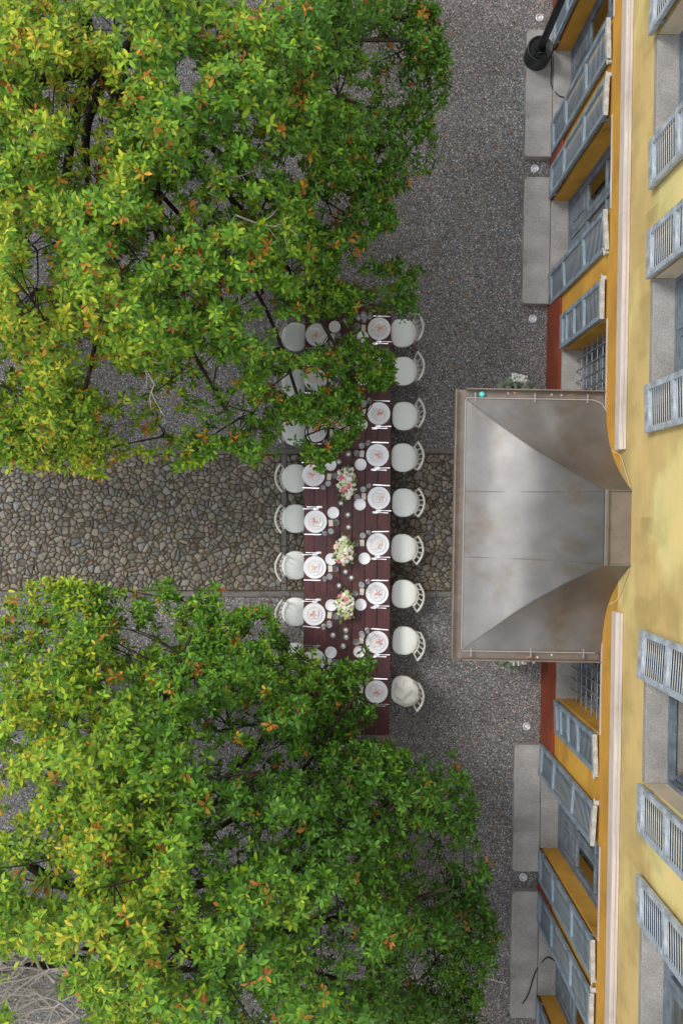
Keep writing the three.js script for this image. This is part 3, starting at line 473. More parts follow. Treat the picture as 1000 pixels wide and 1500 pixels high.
// ------------------------------------------------------------------ chairs; local +x points away from the table
let chair0;
{
  const c = thing('dining_chair', '', 'chair');
  // cushion outline: straight rounded front, narrower rounded back
  const out = [], N = 44, D = 0.345, Wd = 0.385;
  for (let i = 0; i < N; i++) { const a = i / N * Math.PI * 2, p = 3.1, ca = Math.cos(a), sa = Math.sin(a), rr = Math.pow(Math.pow(Math.abs(ca), p) + Math.pow(Math.abs(sa), p), -1 / p); let x = ca * rr, z = sa * rr; const wd = x > 0 ? 1 - 0.30 * Math.pow(x, 1.6) : 1 - 0.05 * x * x; out.push([x * D / 2, z * wd * Wd / 2]); }
  const rings = [[0.97, 0.425], [1.0, 0.435], [1.005, 0.452], [0.985, 0.467], [0.93, 0.476], [0.7, 0.484], [0.35, 0.488]], pos = [], uv = [], idx = [];
  rings.forEach(([k, y]) => out.forEach(([x, z]) => { pos.push(x * k, y, z * k); uv.push(x * k, z * k); })); pos.push(0, 0.489, 0, 0, 0.425, 0); uv.push(0, 0, 0, 0);
  for (let k = 0; k + 1 < rings.length; k++) for (let i = 0; i < N; i++) { const a = k * N + i, b = k * N + (i + 1) % N; idx.push(a, a + N, b, b, a + N, b + N); }
  const tp = rings.length * N; for (let i = 0; i < N; i++) idx.push((rings.length - 1) * N + i, tp, (rings.length - 1) * N + (i + 1) % N, i, (i + 1) % N, tp + 1);
  const g = new THREE.BufferGeometry(); g.setAttribute('position', new THREE.Float32BufferAttribute(pos, 3)); g.setAttribute('uv', new THREE.Float32BufferAttribute(uv, 2)); g.setIndex(idx); g.computeVertexNormals();
  part('cushion', g, M.cushion, c);
  const sf = new THREE.Shape(out.map(([x, z]) => new THREE.Vector2(x * 0.97, -z * 0.97))), sg = new THREE.ExtrudeGeometry(sf, { depth: 0.035, bevelEnabled: false }); sg.rotateX(-Math.PI / 2); sg.translate(0, 0.389, 0); part('seat_frame', sg, M.chairPaint, c);
  // curved back: lower rail hugging the cushion, upper rail leaning out
  const arc = (x, half, sag, y) => [-1, -0.66, -0.33, 0, 0.33, 0.66, 1].map(s => V(x - sag * s * s, y, half * s));
  const lowA = arc(0.180, 0.148, 0.052, 0.56), upA = arc(0.226, 0.182, 0.074, 0.885);
  const rail = (pts, a, b) => { const cv = new THREE.CatmullRomCurve3(pts), sh = new THREE.Shape([[-a, -b], [a, -b], [a, b], [-a, b]].map(q => new THREE.Vector2(...q))); return new THREE.ExtrudeGeometry(sh, { steps: 24, extrudePath: cv, bevelEnabled: false }); };
  part('top_rail', taperTube(upA, 0.016, 0.016, 26, 8), M.chairPaint, c); part('lower_rail', taperTube(lowA, 0.0145, 0.0145, 26, 8), M.chairPaint, c);
  const cl = new THREE.CatmullRomCurve3(lowA), cu = new THREE.CatmullRomCurve3(upA);
  for (let i = 1; i < 5; i++) part('spindle', taperTube([cl.getPoint(i / 5), cl.getPoint(i / 5).lerp(cu.getPoint(i / 5), 0.5).add(V(-0.004, 0, 0)), cu.getPoint(i / 5)], 0.0105, 0.0105, 6, 7), M.chairPaint, c);
  for (const s of [-1, 1]) {
    part('back_post', taperTube([V(0.135, 0.40, s * 0.135), cl.getPoint(s < 0 ? 0.01 : 0.99), cu.getPoint(s < 0 ? 0 : 1).add(V(0, 0.012, 0))], 0.014, 0.012, 10, 8), M.chairPaint, c);
    part('leg', taperTube([V(0.13, 0.40, s * 0.135), V(0.15, 0.2, s * 0.15), V(0.20, 0, s * 0.17)], 0.016, 0.012, 8, 8), M.chairLeg, c);
    part('leg', taperTube([V(-0.13, 0.40, s * 0.155), V(-0.135, 0.2, s * 0.165), V(-0.15, 0, s * 0.18)], 0.016, 0.011, 8, 8), M.chairLeg, c);
    part('stretcher', taperTube([V(-0.135, 0.2, s * 0.163), V(0.15, 0.21, s * 0.15)], 0.007, 0.007, 4, 6), M.chairLeg, c);
  }
  part('stretcher', taperTube([V(0.0, 0.205, -0.155), V(0.0, 0.205, 0.155)], 0.007, 0.007, 4, 6), M.chairLeg, c);
  chair0 = c;
}
const RC = [[487, -0.05], [543, -0.03], [609, 0.0], [670, 0.0], [736, 0.01], [803, 0.05], [870, 0.07], [938.5, 0.10], [1011, 0.06]];
const LC = [[493, 0.16], [561, 0.1], [632, 0.0], [701, -0.07], [760, 0.0], [828.5, 0.0], [896.5, 0.06], [963, 0.05]];
{
  let first = true; const place = (pos, turn, label, group) => { if (first) { first = false; chair0.position.copy(pos); chair0.rotation.y = turn; tag(chair0, label, 'chair', group); } else dup(chair0, pos, turn, label, group); };
  RC.forEach(([y, a], i) => { const q = P(571.8, y, 0.47).setY(0); q.x += 0.186 + ((i * 7) % 5 - 2) * 0.005; place(q, -a + TURN * 0.5, i === 8 ? 'white spindle-back chair with a cream blanket thrown over it' : 'white spindle-back chair with pale mint cushion between the tables and the house', i === 8 ? undefined : 'dining chairs on the house side'); if (i === 8) scene.children[scene.children.length - 1].userData.group = 'dining chair under the blanket'; });
  LC.forEach(([y, a]) => { const q = P(444, y, 0.47).setY(0); q.x -= 0.118; place(q, Math.PI + TURN * 0.5 - a, 'white spindle-back chair with pale mint cushion on the table side away from the house', 'dining chairs away from the house'); });
}
// blanket: a crumpled sheet over the back half of the last chair
{
  const q = P(571.8, 1011, 0.47), n = 46, pos = [], uv = [], idx = [];
  const rid = x => 1 - 2 * Math.abs(Math.sin(x)), fold = (u, v) => 0.016 * rid(2.6 * u + 1.6 * v + 0.5 * Math.sin(2.5 * v)) + 0.010 * rid(3.4 * v - 1.5 * u + 0.6 * Math.sin(3 * u) + 1) + 0.008 * (fbm(u * 3 + 3, v * 3, 51, 2) - 0.5);
  for (let i = 0; i <= n; i++) for (let j = 0; j <= n; j++) {
    const u = i / n * 2 - 1, v = j / n * 2 - 1, a = Math.atan2(v, u), sq = Math.max(Math.abs(u), Math.abs(v)), R = 1.04 + 0.10 * Math.sin(2 * a + 0.6) + 0.07 * Math.sin(3 * a + 2.2) + 0.02 * Math.sin(9 * a);
    const rr = sq * R, x = Math.cos(a) * rr * 0.155, z = Math.sin(a) * rr * 0.20 + 0.03; let y = 0.505 + 0.05 * Math.pow(1 - sq, 0.6) + fold(u, v) * (0.5 + 0.5 * (1 - sq * sq)) * 1.9;
    const bx_ = x + 0.03; if (Math.hypot(bx_ / 0.17, (z) / 0.19) > 0.98) y -= 0.08 * (Math.hypot(bx_ / 0.17, z / 0.19) - 0.98) * 4; y += sm(0.10, 0.18, bx_) * 0.12;
    pos.push(bx_, Math.max(0.494 - 0.14 * sm(0.9, 1.15, Math.hypot(bx_ / 0.185, z / 0.2)), y), z); uv.push(x, z);
  }
  for (let i = 0; i < n; i++) for (let j = 0; j < n; j++) { const a = i * (n + 1) + j, b = a + n + 1; idx.push(a, a + 1, b, b, a + 1, b + 1); }
  const g = new THREE.BufferGeometry(); g.setAttribute('position', new THREE.Float32BufferAttribute(pos, 3)); g.setAttribute('uv', new THREE.Float32BufferAttribute(uv, 2)); g.setIndex(idx); g.computeVertexNormals();
  solo('blanket', g, M.blanket, 'crumpled cream blanket lying on a dining chair', 'blanket', V(q.x + 0.19, 0, q.z), -0.06);
}

// ------------------------------------------------------------------ place settings
const onTable = (px, py, dy = 0) => P(px, py, TH + dy).setY(TH + dy);
{
  const charger = lathe([[0, 0.002], [0.10, 0.001], [0.105, 0.0], [0.112, 0.004], [0.146, 0.013], [0.15, 0.016], [0.148, 0.018], [0.11, 0.008], [0.0, 0.007]], 48);
  const dinner = lathe([[0, 0.001], [0.06, 0.0], [0.066, 0.003], [0.076, 0.008], [0.10, 0.015], [0.103, 0.017], [0.101, 0.019], [0.074, 0.0115], [0.064, 0.006], [0, 0.005]], 44);
  const side = lathe([[0, 0.001], [0.045, 0], [0.05, 0.003], [0.058, 0.009], [0.075, 0.014], [0.078, 0.016], [0.076, 0.018], [0.057, 0.0125], [0.049, 0.006], [0, 0.005]], 40);
  const rimD = M.ceramic.clone(); rimD.color.setRGB(0.80, 0.81, 0.835);
  const tall = lathe([[0, 0.0], [0.034, 0.0], [0.035, 0.003], [0.006, 0.008], [0.004, 0.02], [0.004, 0.085], [0.012, 0.095], [0.034, 0.125], [0.0405, 0.155], [0.038, 0.20], [0.0368, 0.20], [0.039, 0.155], [0.032, 0.127], [0.010, 0.099], [0, 0.097]], 28);
  const tumbler = lathe([[0, 0], [0.036, 0], [0.039, 0.004], [0.041, 0.1], [0.0395, 0.1], [0.037, 0.01], [0, 0.009]], 28);
  const flute = lathe([[0, 0], [0.03, 0], [0.031, 0.003], [0.005, 0.007], [0.0035, 0.02], [0.0035, 0.08], [0.014, 0.1], [0.026, 0.15], [0.0245, 0.235], [0.0233, 0.235], [0.0247, 0.15], [0.012, 0.103], [0, 0.1]], 24);
  const shp = (pts, d = 0.003) => { const g = new THREE.ExtrudeGeometry(new THREE.Shape(pts.map(a => new THREE.Vector2(...a))), { depth: d, bevelEnabled: true, bevelSize: 0.0006, bevelThickness: 0.0006, bevelSegments: 1 }); g.rotateX(-Math.PI / 2); g.translate(0, 0.0007, 0); return g; };
  const knife = shp([[-0.115, -0.006], [0.0, -0.007], [0.005, -0.009], [0.09, -0.009], [0.112, -0.002], [0.113, 0.004], [0.005, 0.006], [0, 0.006], [-0.115, 0.006]]);
  const tines = []; for (let i = 0; i < 4; i++) { const y = -0.0105 + i * 0.007; tines.push([0.062, y - 0.002], [0.105, y - 0.0012], [0.105, y + 0.0012], [0.062, y + 0.002]); }
  const fork = shp([[-0.1, -0.006], [-0.02, -0.003], [0.03, -0.003], [0.045, -0.011], ...tines, [0.045, 0.011], [0.03, 0.003], [-0.02, 0.003], [-0.1, 0.006]]);
  const napkinG = (() => { const g = new RoundedBoxGeometry(0.12, 0.018, 0.124, 2, 0.006); const p = g.attributes.position; for (let i = 0; i < p.count; i++) { const x = p.getX(i), z = p.getZ(i); p.setY(i, p.getY(i) * (1 - 0.3 * Math.cos(x * 40)) + 0.002 * Math.sin(z * 60 + x * 20)); } g.computeVertexNormals(); return g; })();
  const bowG = (() => {
    const list = [bx(-0.052, 0.056, -0.001, 0.001, -0.006, 0.006)];
    for (const s of [-1, 1]) { const sh = taperTube([V(0, 0.004, 0), V(s * 0.012, 0.016, 0.012), V(s * 0.03, 0.012, 0.022), V(s * 0.032, 0.006, 0.006), V(0, 0.004, 0)], 0.006, 0.005, 16, 6); sh.scale(1, 0.7, 1); list.push(metreUV(sh)); const tl = taperTube([V(0, 0.003, 0), V(s * 0.01, 0.006, -0.02), V(s * 0.026, 0.002, -0.048)], 0.006, 0.004, 10, 6); list.push(tl); }
    list.push(new THREE.SphereGeometry(0.009, 10, 8).scale(1, 0.7, 1).translate(0, 0.006, 0)); return merge(list);
  })();
  const r = rng(12);
  const R = [[555, 482, 531, 494, 'pink'], [555, 543, 531, 556, 'cream'], [554.5, 606, 529.5, 622, 'pink'], [552.5, 667, 528, 680.5, 'pink'], [554.5, 729.5, 527, 739, 'cream'], [553, 797.5, 533.5, 818, 'cream'], [552, 869, 528, 885.5, 'pink'], [552, 940.5, 526, 954.5, 'pink'], [551, 1013, 525, 1028, 'pink']];
  const Lf = [[464, 491, 490, 479, 'pink'], [462, 557, 488, 546, 'cream'], [462, 631, 487, 618, 'pink'], [459, 696, 484, 681, 'pink'], [462, 764, 488, 751, 'pink'], [461, 831, 485, 819, 'cream'], [460, 899.5, 485, 886.5, 'pink'], [460, 967, 484.5, 955.5, 'pink']];
  const sets = [...R.map(s => [...s, 1]), ...Lf.map(s => [...s, -1])];
  for (const [px, py, sx, sy, bow, sd] of sets) {
    const where = sd > 0 ? 'on the house side of the tables' : 'on the table side away from the house';
    const base = onTable(px, py), at = (dx, dy, h = 0) => onTable(px + sd * dx, py + sd * dy, h);
    solo('charger_plate', charger, M.ceramic, `wide white charger plate under a dinner plate ${where}`, 'plate', base, 0, `charger plates ${where}`);
    solo('dinner_plate', dinner, rimD, `white dinner plate holding a ${bow} tied napkin ${where}`, 'plate', base.clone().setY(TH + 0.0072), 0, `dinner plates with ${bow} tied napkins ${where}`);
    const jit = (r() - 0.5) * 0.2, nk = thing('napkin', `white napkin with ${bow} ribbon on a plate ${where}`, 'napkin', base.clone().setY(TH + 0.0075 + 0.006), (sd > 0 ? 0 : Math.PI) + jit, `napkins with ${bow} ribbon ${where}`);
    part('cloth', napkinG, M.linen, nk).position.y = 0.0075; const b = part('ribbon', bowG, bow === 'pink' ? M.pink : M.cream, nk); b.position.set(0.012 + (r() - 0.5) * 0.02, 0.017, (r() - 0.5) * 0.02); b.rotation.y = (r() - 0.5) * 1.6; b.scale.setScalar(1.05);
    solo('side_plate', side, M.ceramic, `small white side plate beside a place setting ${where}`, 'plate', onTable(sx, sy), 0, `side plates ${where}`);
    const j = () => (r() - 0.5) * 3;
    solo('tumbler', tumbler, M.tumbler, `clear water tumbler at a place setting ${where}`, 'glass', at(-31 + j(), -1.5 + j() * 0.6), 0, `tumblers ${where}`);
    solo('wine_glass', tall, M.tumbler, `clear stemmed wine glass at a place setting ${where}`, 'glass', at(-22.5 + j() * 0.6, -13 + j() * 0.6), 0, `wine glasses ${where}`);
    solo('champagne_flute', flute, M.tumbler, `slim champagne flute at a place setting ${where}`, 'glass', at(-14 + j() * 0.5, -17.5 + j() * 0.5), 0, `flutes ${where}`);
    solo('place_card', bx(-0.028, 0.028, 0, 0.004, -0.042, 0.042, 0.0015), M.paper, `small cream place card beside a dinner plate ${where}`, 'card', at(-22.5 + j() * 0.3, -3 + j() * 0.3 + 1), TURN + (r() - 0.5) * 0.25, `place cards ${where}`);
    const fl = sd > 0 ? Math.PI : 0, jj = () => (r() - 0.5) * 0.14;
    solo('knife', knife, M.silver, `silver table knife beside a charger plate ${where}`, 'knife', at(3.5, -18.7), fl + jj(), `knives ${where}`);
    solo('fork', fork, M.silver, `inner silver fork at a setting ${where}`, 'fork', at(7 + j() * 0.4, 18.6), fl + jj() * 0.5, `inner forks ${where}`);
    solo('fork', fork, M.silver, `outer silver fork at a setting ${where}`, 'fork', at(2 + j() * 0.4, 21.4), fl + jj() * 0.5, `outer forks ${where}`);
  }
  // candles down the middle
  const cup = lathe([[0, 0], [0.03, 0], [0.034, 0.004], [0.0385, 0.075], [0.0368, 0.075], [0.032, 0.012], [0, 0.011]], 28), wax = lathe([[0, 0.0], [0.022, 0], [0.022, 0.022], [0.019, 0.024], [0, 0.022]], 20);
  const cpx = [[510, 666], [496, 677], [499, 737], [509, 754], [510, 772], [505.5, 837], [514, 845.5], [496, 857], [487.5, 929], [506, 922], [506.5, 932], [502.5, 945], [505.5, 472], [492.5, 565], [525, 467], [532, 462.5]];
  cpx.forEach(([x, y]) => { const o = thing('candle_holder', 'clear glass candle holder along the middle of the tables', 'candle', onTable(x, y), 0, 'candle holders along the tables'); part('cup', cup, M.tumbler, o); part('candle', wax, M.wax, o).position.y = 0.0115; });
}
// ------------------------------------------------------------------ flower arrangements
{
  const petalG = (() => { const g = new THREE.SphereGeometry(1, 8, 5, 0, Math.PI * 2, 0, 1.35); g.scale(1, 0.55, 1); return g; })();
  function rose(R, r) {   // cupped petals in three whorls
    const list = []; for (let w = 0; w < 3; w++) { const n = [3, 5, 6][w], rad = R * [0.18, 0.45, 0.72][w]; for (let i = 0; i < n; i++) { const g = petalG.clone(); const s = R * [0.34, 0.42, 0.44][w]; g.scale(s, s * 0.9, s * 1.15); g.rotateZ(-(0.25 + w * 0.22)); g.translate(rad, R * (0.42 - 0.16 * w), 0); g.rotateY(i / n * 6.283 + w * 0.6 + r() * 0.3); list.push(g); } } return merge(list);
  }
  const cols = { cream: mat(0.80, 0.76, 0.60, { roughness: 0.75, side: THREE.DoubleSide }), ivory: mat(0.84, 0.80, 0.72, { roughness: 0.75, side: THREE.DoubleSide }), blush: mat(0.80, 0.56, 0.50, { roughness: 0.75, side: THREE.DoubleSide }), pink: mat(0.78, 0.16, 0.30, { roughness: 0.7, side: THREE.DoubleSide }), lime: mat(0.55, 0.58, 0.30, { roughness: 0.8, side: THREE.DoubleSide }) };
  const gr = mat(0.11, 0.17, 0.05, { roughness: 0.6, side: THREE.DoubleSide }), r = rng(88), variants = [0, 1, 2, 3].map(() => rose(1, r));
  const spots = [[507.5, 707, 0.125, 0.22, 'low flower arrangement with two bright pink roses nearest its cream ones'], [503, 807, 0.13, 0.195, 'low cream flower arrangement with a single pink rose at one end'], [505.5, 886, 0.115, 0.205, 'low cream flower arrangement on the seam between two tables'], [502, 619, 0.12, 0.19, 'low flower arrangement half hidden by overhanging leaves']];
  spots.forEach(([px, py, a, b, label], k) => {
    const o = thing('flower_arrangement', label, 'flowers', onTable(px, py), 0, 'table flowers');
    part('vase', lathe([[0, 0], [0.045, 0], [0.06, 0.03], [0.058, 0.075], [0.05, 0.085], [0.046, 0.08], [0, 0.06]], 24), M.ceramic, o);
    const N = 34; for (let i = 0; i < N; i++) {
      const t = Math.sqrt((i + 0.5) / N), an = i * 2.39996 + k, e = Math.cos(t * 1.25), c = r(), s = c < 0.4 ? 0.016 + 0.010 * r() : 0.022 + 0.012 * r();
      let col = i < 26 ? (c < 0.45 ? 'cream' : c < 0.70 ? 'ivory' : c < 0.78 ? 'blush' : 'lime') : (c < 0.5 ? 'lime' : 'cream');
      if ((k === 0 && (i === 3 || i === 12 || i === 14)) || (k === 1 && i === 24) || (k === 2 && (i === 9 || i === 27)) || (k === 3 && i === 5)) col = 'pink';
      const f = part('flower', variants[i % 4], cols[col], o); f.position.set(Math.cos(an) * t * a * 0.92, 0.10 + 0.10 * e + r() * 0.02, Math.sin(an) * t * b * 0.92); f.scale.setScalar(col === 'pink' ? 0.038 : s * 1.3); f.rotation.set((r() - 0.5) * 0.9 + Math.sin(an) * t * 0.7, r() * 6, (r() - 0.5) * 0.9 - Math.cos(an) * t * 0.7);
    }
    const lv = []; for (let i = 0; i < 60; i++) { const an = r() * 6.283, t = 0.35 + 0.75 * r(), l = 0.025 + 0.03 * r(), g = new THREE.SphereGeometry(1, 6, 4); g.scale(l, 0.003, l * 0.4); g.rotateZ(r() * 0.8 - 0.2); g.rotateY(-an + (r() - 0.5)); g.translate(Math.cos(an) * t * a, 0.08 + 0.12 * Math.cos(Math.min(1.5, t * 1.25)) + r() * 0.02, Math.sin(an) * t * b); lv.push(g); }
    part('greenery', merge(lv), gr, o).userData.kind = 'stuff';
  });
}

// ------------------------------------------------------------------ trees
const leafG = (() => {   // pointed oval, folded along the midrib, tip bending down; length 1 along +x
  const pos = [0, 0, 0], idx = [0, 2, 1, 0, 3, 2, 1, 2, 4, 4, 2, 5, 2, 3, 5, 5, 3, 6, 4, 5, 7, 5, 6, 7];
  for (const [x, w] of [[0.3, 0.165], [0.68, 0.18]]) { const y = -0.26 * x * x + 0.06 * x; pos.push(x, y + w * 0.34, -w, x, y, 0, x, y + w * 0.34, w); } pos.push(1, -0.2, 0);
  const g = new THREE.BufferGeometry(); g.setAttribute('position', new THREE.Float32BufferAttribute(pos, 3)); g.setAttribute('uv', new THREE.Float32BufferAttribute(new Float32Array(16), 2)); g.setIndex(idx); g.computeVertexNormals(); return g;
})();
function inPoly(x, y, p) { let c = false; for (let i = 0, j = p.length - 1; i < p.length; j = i++) if ((p[i][1] > y) !== (p[j][1] > y) && x < (p[j][0] - p[i][0]) * (y - p[i][1]) / (p[j][1] - p[i][1]) + p[i][0]) c = !c; return c; }
function edgeDist(x, y, p) { let m = 1e9; for (let i = 0, j = p.length - 1; i < p.length; j = i++) { const ax = p[j][0], ay = p[j][1], dx = p[i][0] - ax, dy = p[i][1] - ay, t = clamp(((x - ax) * dx + (y - ay) * dy) / (dx * dx + dy * dy), 0, 1); m = Math.min(m, Math.hypot(x - ax - t * dx, y - ay - t * dy)); } return m; }
const leafMats = {}; M.foliage = M.leaf.clone(); M.foliage.vertexColors = true;
function tree(cfg) {
  const r = rng(cfg.seed), root = thing('magnolia_tree', cfg.label, 'tree', V(0, 0, 0));
  const base = P(...cfg.trunk, 0); root.position.copy(base);
  const L = v => v.clone().sub(base);
  // trunk and limbs
  const fork = V(cfg.lean[0], cfg.forkH, cfg.lean[1]);
  part('trunk', taperTube([V(0, -0.1, 0), V(0.02, 0.3, 0.01), fork.clone().multiplyScalar(0.55), fork], 0.2, 0.13, 16, 12, 0.25, cfg.seed), M.bark, root);
  const nodes = [];
  cfg.limbs.forEach(([px, py, h, r0], k) => {
    const e = L(P(px, py, h)), m1 = fork.clone().lerp(e, 0.33).add(V((r() - 0.5) * 0.4, 0.25 + 0.2 * r(), (r() - 0.5) * 0.4)), m2 = fork.clone().lerp(e, 0.68).add(V((r() - 0.5) * 0.5, 0.25 * r(), (r() - 0.5) * 0.5));
    const st = fork.clone().add(V(0, -0.15 * r(), 0)), pts = [st, m1, m2, e]; part('limb', taperTube(pts, r0, 0.018, 22, 8, 0.25, cfg.seed + k), M.bark, root);
    const cv = new THREE.CatmullRomCurve3(pts); for (let i = 3; i <= 16; i++) nodes.push(cv.getPoint(i / 16));
  });
  // rosettes of leaves through the crown
  const [bx0, by0, bx1, by1] = cfg.box, ros = []; let guard = 0;
  while (ros.length < cfg.count && guard++ < cfg.count * 30) {
    const px = lerp(bx0, bx1, r()), py = lerp(by0, by1, r()); if (!inPoly(px, py, cfg.outline)) continue;
    const d = edgeDist(px, py, cfg.outline), off = Math.max(0, -px, px - 1000, -py, py - 1500); if (off > 0 && r() < 0.45) continue;
    let thin = 0; for (const [gx, gy, ga, gb, s] of cfg.gaps) { const q = Math.hypot((px - gx) / ga, (py - gy) / gb); thin = Math.max(thin, (s ?? 0.97) * (1 - sm(0.75, 1.15, q))); } if (r() < thin) continue;
    const clump = fbm(px / 62, py / 62, cfg.seed + 3, 3); if (clump < cfg.open + 0.16 * r() && r() < 0.82) continue;
    const low = cfg.low(px, py), top = lerp(low, cfg.high, sm(0, 260, d)) + 2.3 * (clump - 0.5) * sm(0, 90, d);
    const h = Math.max(1.55, top - Math.pow(r(), 1.35) * lerp(0.5, 2.1, sm(0, 150, d)));
    ros.push({ p: L(P(px, py, h)), px, py, d, depth: top - h, n: fbm(px / 120, py / 120, cfg.seed + 9, 3), c: r() });
  }
  const mats = [], cols = [], score = [], q = new THREE.Quaternion(), m4 = new THREE.Matrix4(), center = L(P(cfg.mid[0], cfg.mid[1], 2.2));
  for (const s of ros) {
    const ax = s.p.clone().sub(center).normalize().multiplyScalar(0.55).add(V((r() - 0.5) * 0.9, 0.85 + r() * 0.4, (r() - 0.5) * 0.9)).normalize();
    const t1 = Math.abs(ax.y) < 0.9 ? V(0, 1, 0).cross(ax).normalize() : V(1, 0, 0).cross(ax).normalize(), t2 = ax.clone().cross(t1);
    const n = 8 + Math.floor(r() * 5), L0 = 0.064 + 0.030 * r(), stem = 0.05 + 0.09 * r();
    // leaf colours: deep green to yellow-green, flushes of yellow, a few dying orange rosettes
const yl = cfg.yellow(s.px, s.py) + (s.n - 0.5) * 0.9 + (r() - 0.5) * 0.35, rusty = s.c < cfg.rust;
    for (let i = 0; i < n; i++) {
      const a = i * 2.39996 + s.c * 9 + (r() - 0.5) * 0.9, u = (i + 0.5) / n, el = lerp(-0.2, 0.9, 1 - u) + (r() - 0.5) * 1.1;
      const rad = t1.clone().multiplyScalar(Math.cos(a)).addScaledVector(t2, Math.sin(a)), dir = rad.clone().multiplyScalar(Math.cos(el)).addScaledVector(ax, Math.sin(el)).normalize();
      const up = ax.clone().multiplyScalar(Math.cos(el)).addScaledVector(rad, -Math.sin(el)).addScaledVector(rad.clone().cross(ax), (r() - 0.5) * 1.3), z = dir.clone().cross(up).normalize(), y = z.clone().cross(dir);
      const len = L0 * (0.68 + 0.62 * r()) * (0.75 + 0.25 * u), pos = s.p.clone().addScaledVector(ax, (0.5 - u) * stem).addScaledVector(rad, 0.006);
      m4.makeBasis(dir.clone().multiplyScalar(len), y.multiplyScalar(len), z.multiplyScalar(len * (0.85 + 0.35 * r()))); m4.setPosition(pos);
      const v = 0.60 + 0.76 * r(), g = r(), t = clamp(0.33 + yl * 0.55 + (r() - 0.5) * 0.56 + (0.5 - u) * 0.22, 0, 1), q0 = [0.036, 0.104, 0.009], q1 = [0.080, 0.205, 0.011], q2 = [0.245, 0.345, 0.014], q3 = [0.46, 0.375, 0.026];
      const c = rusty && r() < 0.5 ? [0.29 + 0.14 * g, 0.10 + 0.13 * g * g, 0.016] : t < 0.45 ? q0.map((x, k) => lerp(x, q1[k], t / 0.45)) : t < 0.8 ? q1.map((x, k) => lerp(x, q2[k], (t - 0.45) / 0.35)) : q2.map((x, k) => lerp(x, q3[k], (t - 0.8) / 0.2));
      mats.push(m4.clone()); cols.push([c[0] * v, c[1] * v, c[2] * v]); score.push(s.px > 10 && s.px < 990 && s.py > 10 && s.py < 1490 ? s.p.y * 0.6 - s.depth * 2.2 + len * 14 : -99);
    }
  }
  const order = score.map((s, i) => [s, i]).sort((a, b) => b[0] - a[0]).map(a => a[1]), single = new Set(order.slice(0, 300));
  const nl = mats.length - single.size, lp = leafG.attributes.position, ln = leafG.attributes.normal, li = leafG.index.array, vp = new Float32Array(nl * 24), vn = new Float32Array(nl * 24), vc = new Float32Array(nl * 24), ix = new Uint32Array(nl * 24), tv = V(0, 0, 0), n3 = new THREE.Matrix3(); let w = 0;
  mats.forEach((m, i) => {
    if (single.has(i)) {
      const key = cols[i].map(c => Math.round(Math.sqrt(c) * 14)).join('_'), lm = leafMats[key] ||= Object.assign(M.leaf.clone(), { color: new THREE.Color().setRGB(...cols[i]) });
      const o = part('leaf', leafG, lm, root); m.decompose(o.position, o.quaternion, o.scale); return;
    }
    n3.getNormalMatrix(m);
    for (let k = 0; k < 8; k++) { const o = (w * 8 + k) * 3; tv.fromBufferAttribute(lp, k).applyMatrix4(m); vp[o] = tv.x; vp[o + 1] = tv.y; vp[o + 2] = tv.z; tv.fromBufferAttribute(ln, k).applyMatrix3(n3).normalize(); vn[o] = tv.x; vn[o + 1] = tv.y; vn[o + 2] = tv.z; vc[o] = cols[i][0]; vc[o + 1] = cols[i][1]; vc[o + 2] = cols[i][2]; }
    for (let k = 0; k < 24; k++) ix[w * 24 + k] = w * 8 + li[k]; w++;
  });
  const cg = new THREE.BufferGeometry(); cg.setAttribute('position', new THREE.BufferAttribute(vp, 3)); cg.setAttribute('normal', new THREE.BufferAttribute(vn, 3)); cg.setAttribute('color', new THREE.BufferAttribute(vc, 3)); cg.setIndex(new THREE.BufferAttribute(ix, 1));
  part('crown', cg, M.foliage, root).userData.kind = 'stuff';
  // twigs from the limbs to the rosettes
  const tw = []; ros.forEach((s, i) => {
    if (i % cfg.twigEvery) return; let best = null, bd = 1e9; for (const nd of nodes) { const d = nd.distanceTo(s.p) + (nd.y > s.p.y ? 0.5 : 0); if (d < bd) { bd = d; best = nd; } } if (bd > 1.3 || s.depth < 0.1 || (s.py > 1340 && s.px < 140)) return;
    const mid = best.clone().lerp(s.p, 0.5).add(V((r() - 0.5) * 0.25 * bd, -0.1 * r(), (r() - 0.5) * 0.25 * bd)); tw.push(taperTube([best, mid, s.p], 0.005 + 0.007 * bd, 0.003, 6, 5));
    if (tw.length % 2) nodes.push(mid);
  });
  part('twigs', merge(tw), M.bark, root).userData.kind = 'stuff';
  // bare dead wood
  const dead = []; function bare(a, dir, len, rad, lev) { const b = a.clone().addScaledVector(dir, len * 0.5).add(V((r() - 0.5) * 0.5 * len, (r() - 0.5) * 0.3 * len, (r() - 0.5) * 0.5 * len)), c = a.clone().addScaledVector(dir, len).add(V((r() - 0.5) * 0.3 * len, (r() - 0.5) * 0.3 * len, (r() - 0.5) * 0.3 * len)); dead.push(taperTube([a, b, c], rad, rad * 0.35, 8, 5)); if (lev) for (let i = 0; i < 4; i++) { const t = i < 2 ? b : c; bare(t, dir.clone().add(V((r() - 0.5) * 1.5, (r() - 0.5) * 0.5, (r() - 0.5) * 1.5)).normalize(), len * (0.45 + 0.3 * r()), rad * 0.55, lev - 1); } }
  for (const [px, py, h, qx, qy, rad, lev] of cfg.dead) { const a = L(P(px, py, h)), b = L(P(qx, qy, h)); bare(a, b.clone().sub(a).normalize(), a.distanceTo(b), rad, lev); }
  if (dead.length) part('dead_branches', merge(dead), M.deadwood, root).userData.kind = 'stuff';
  return root;
}
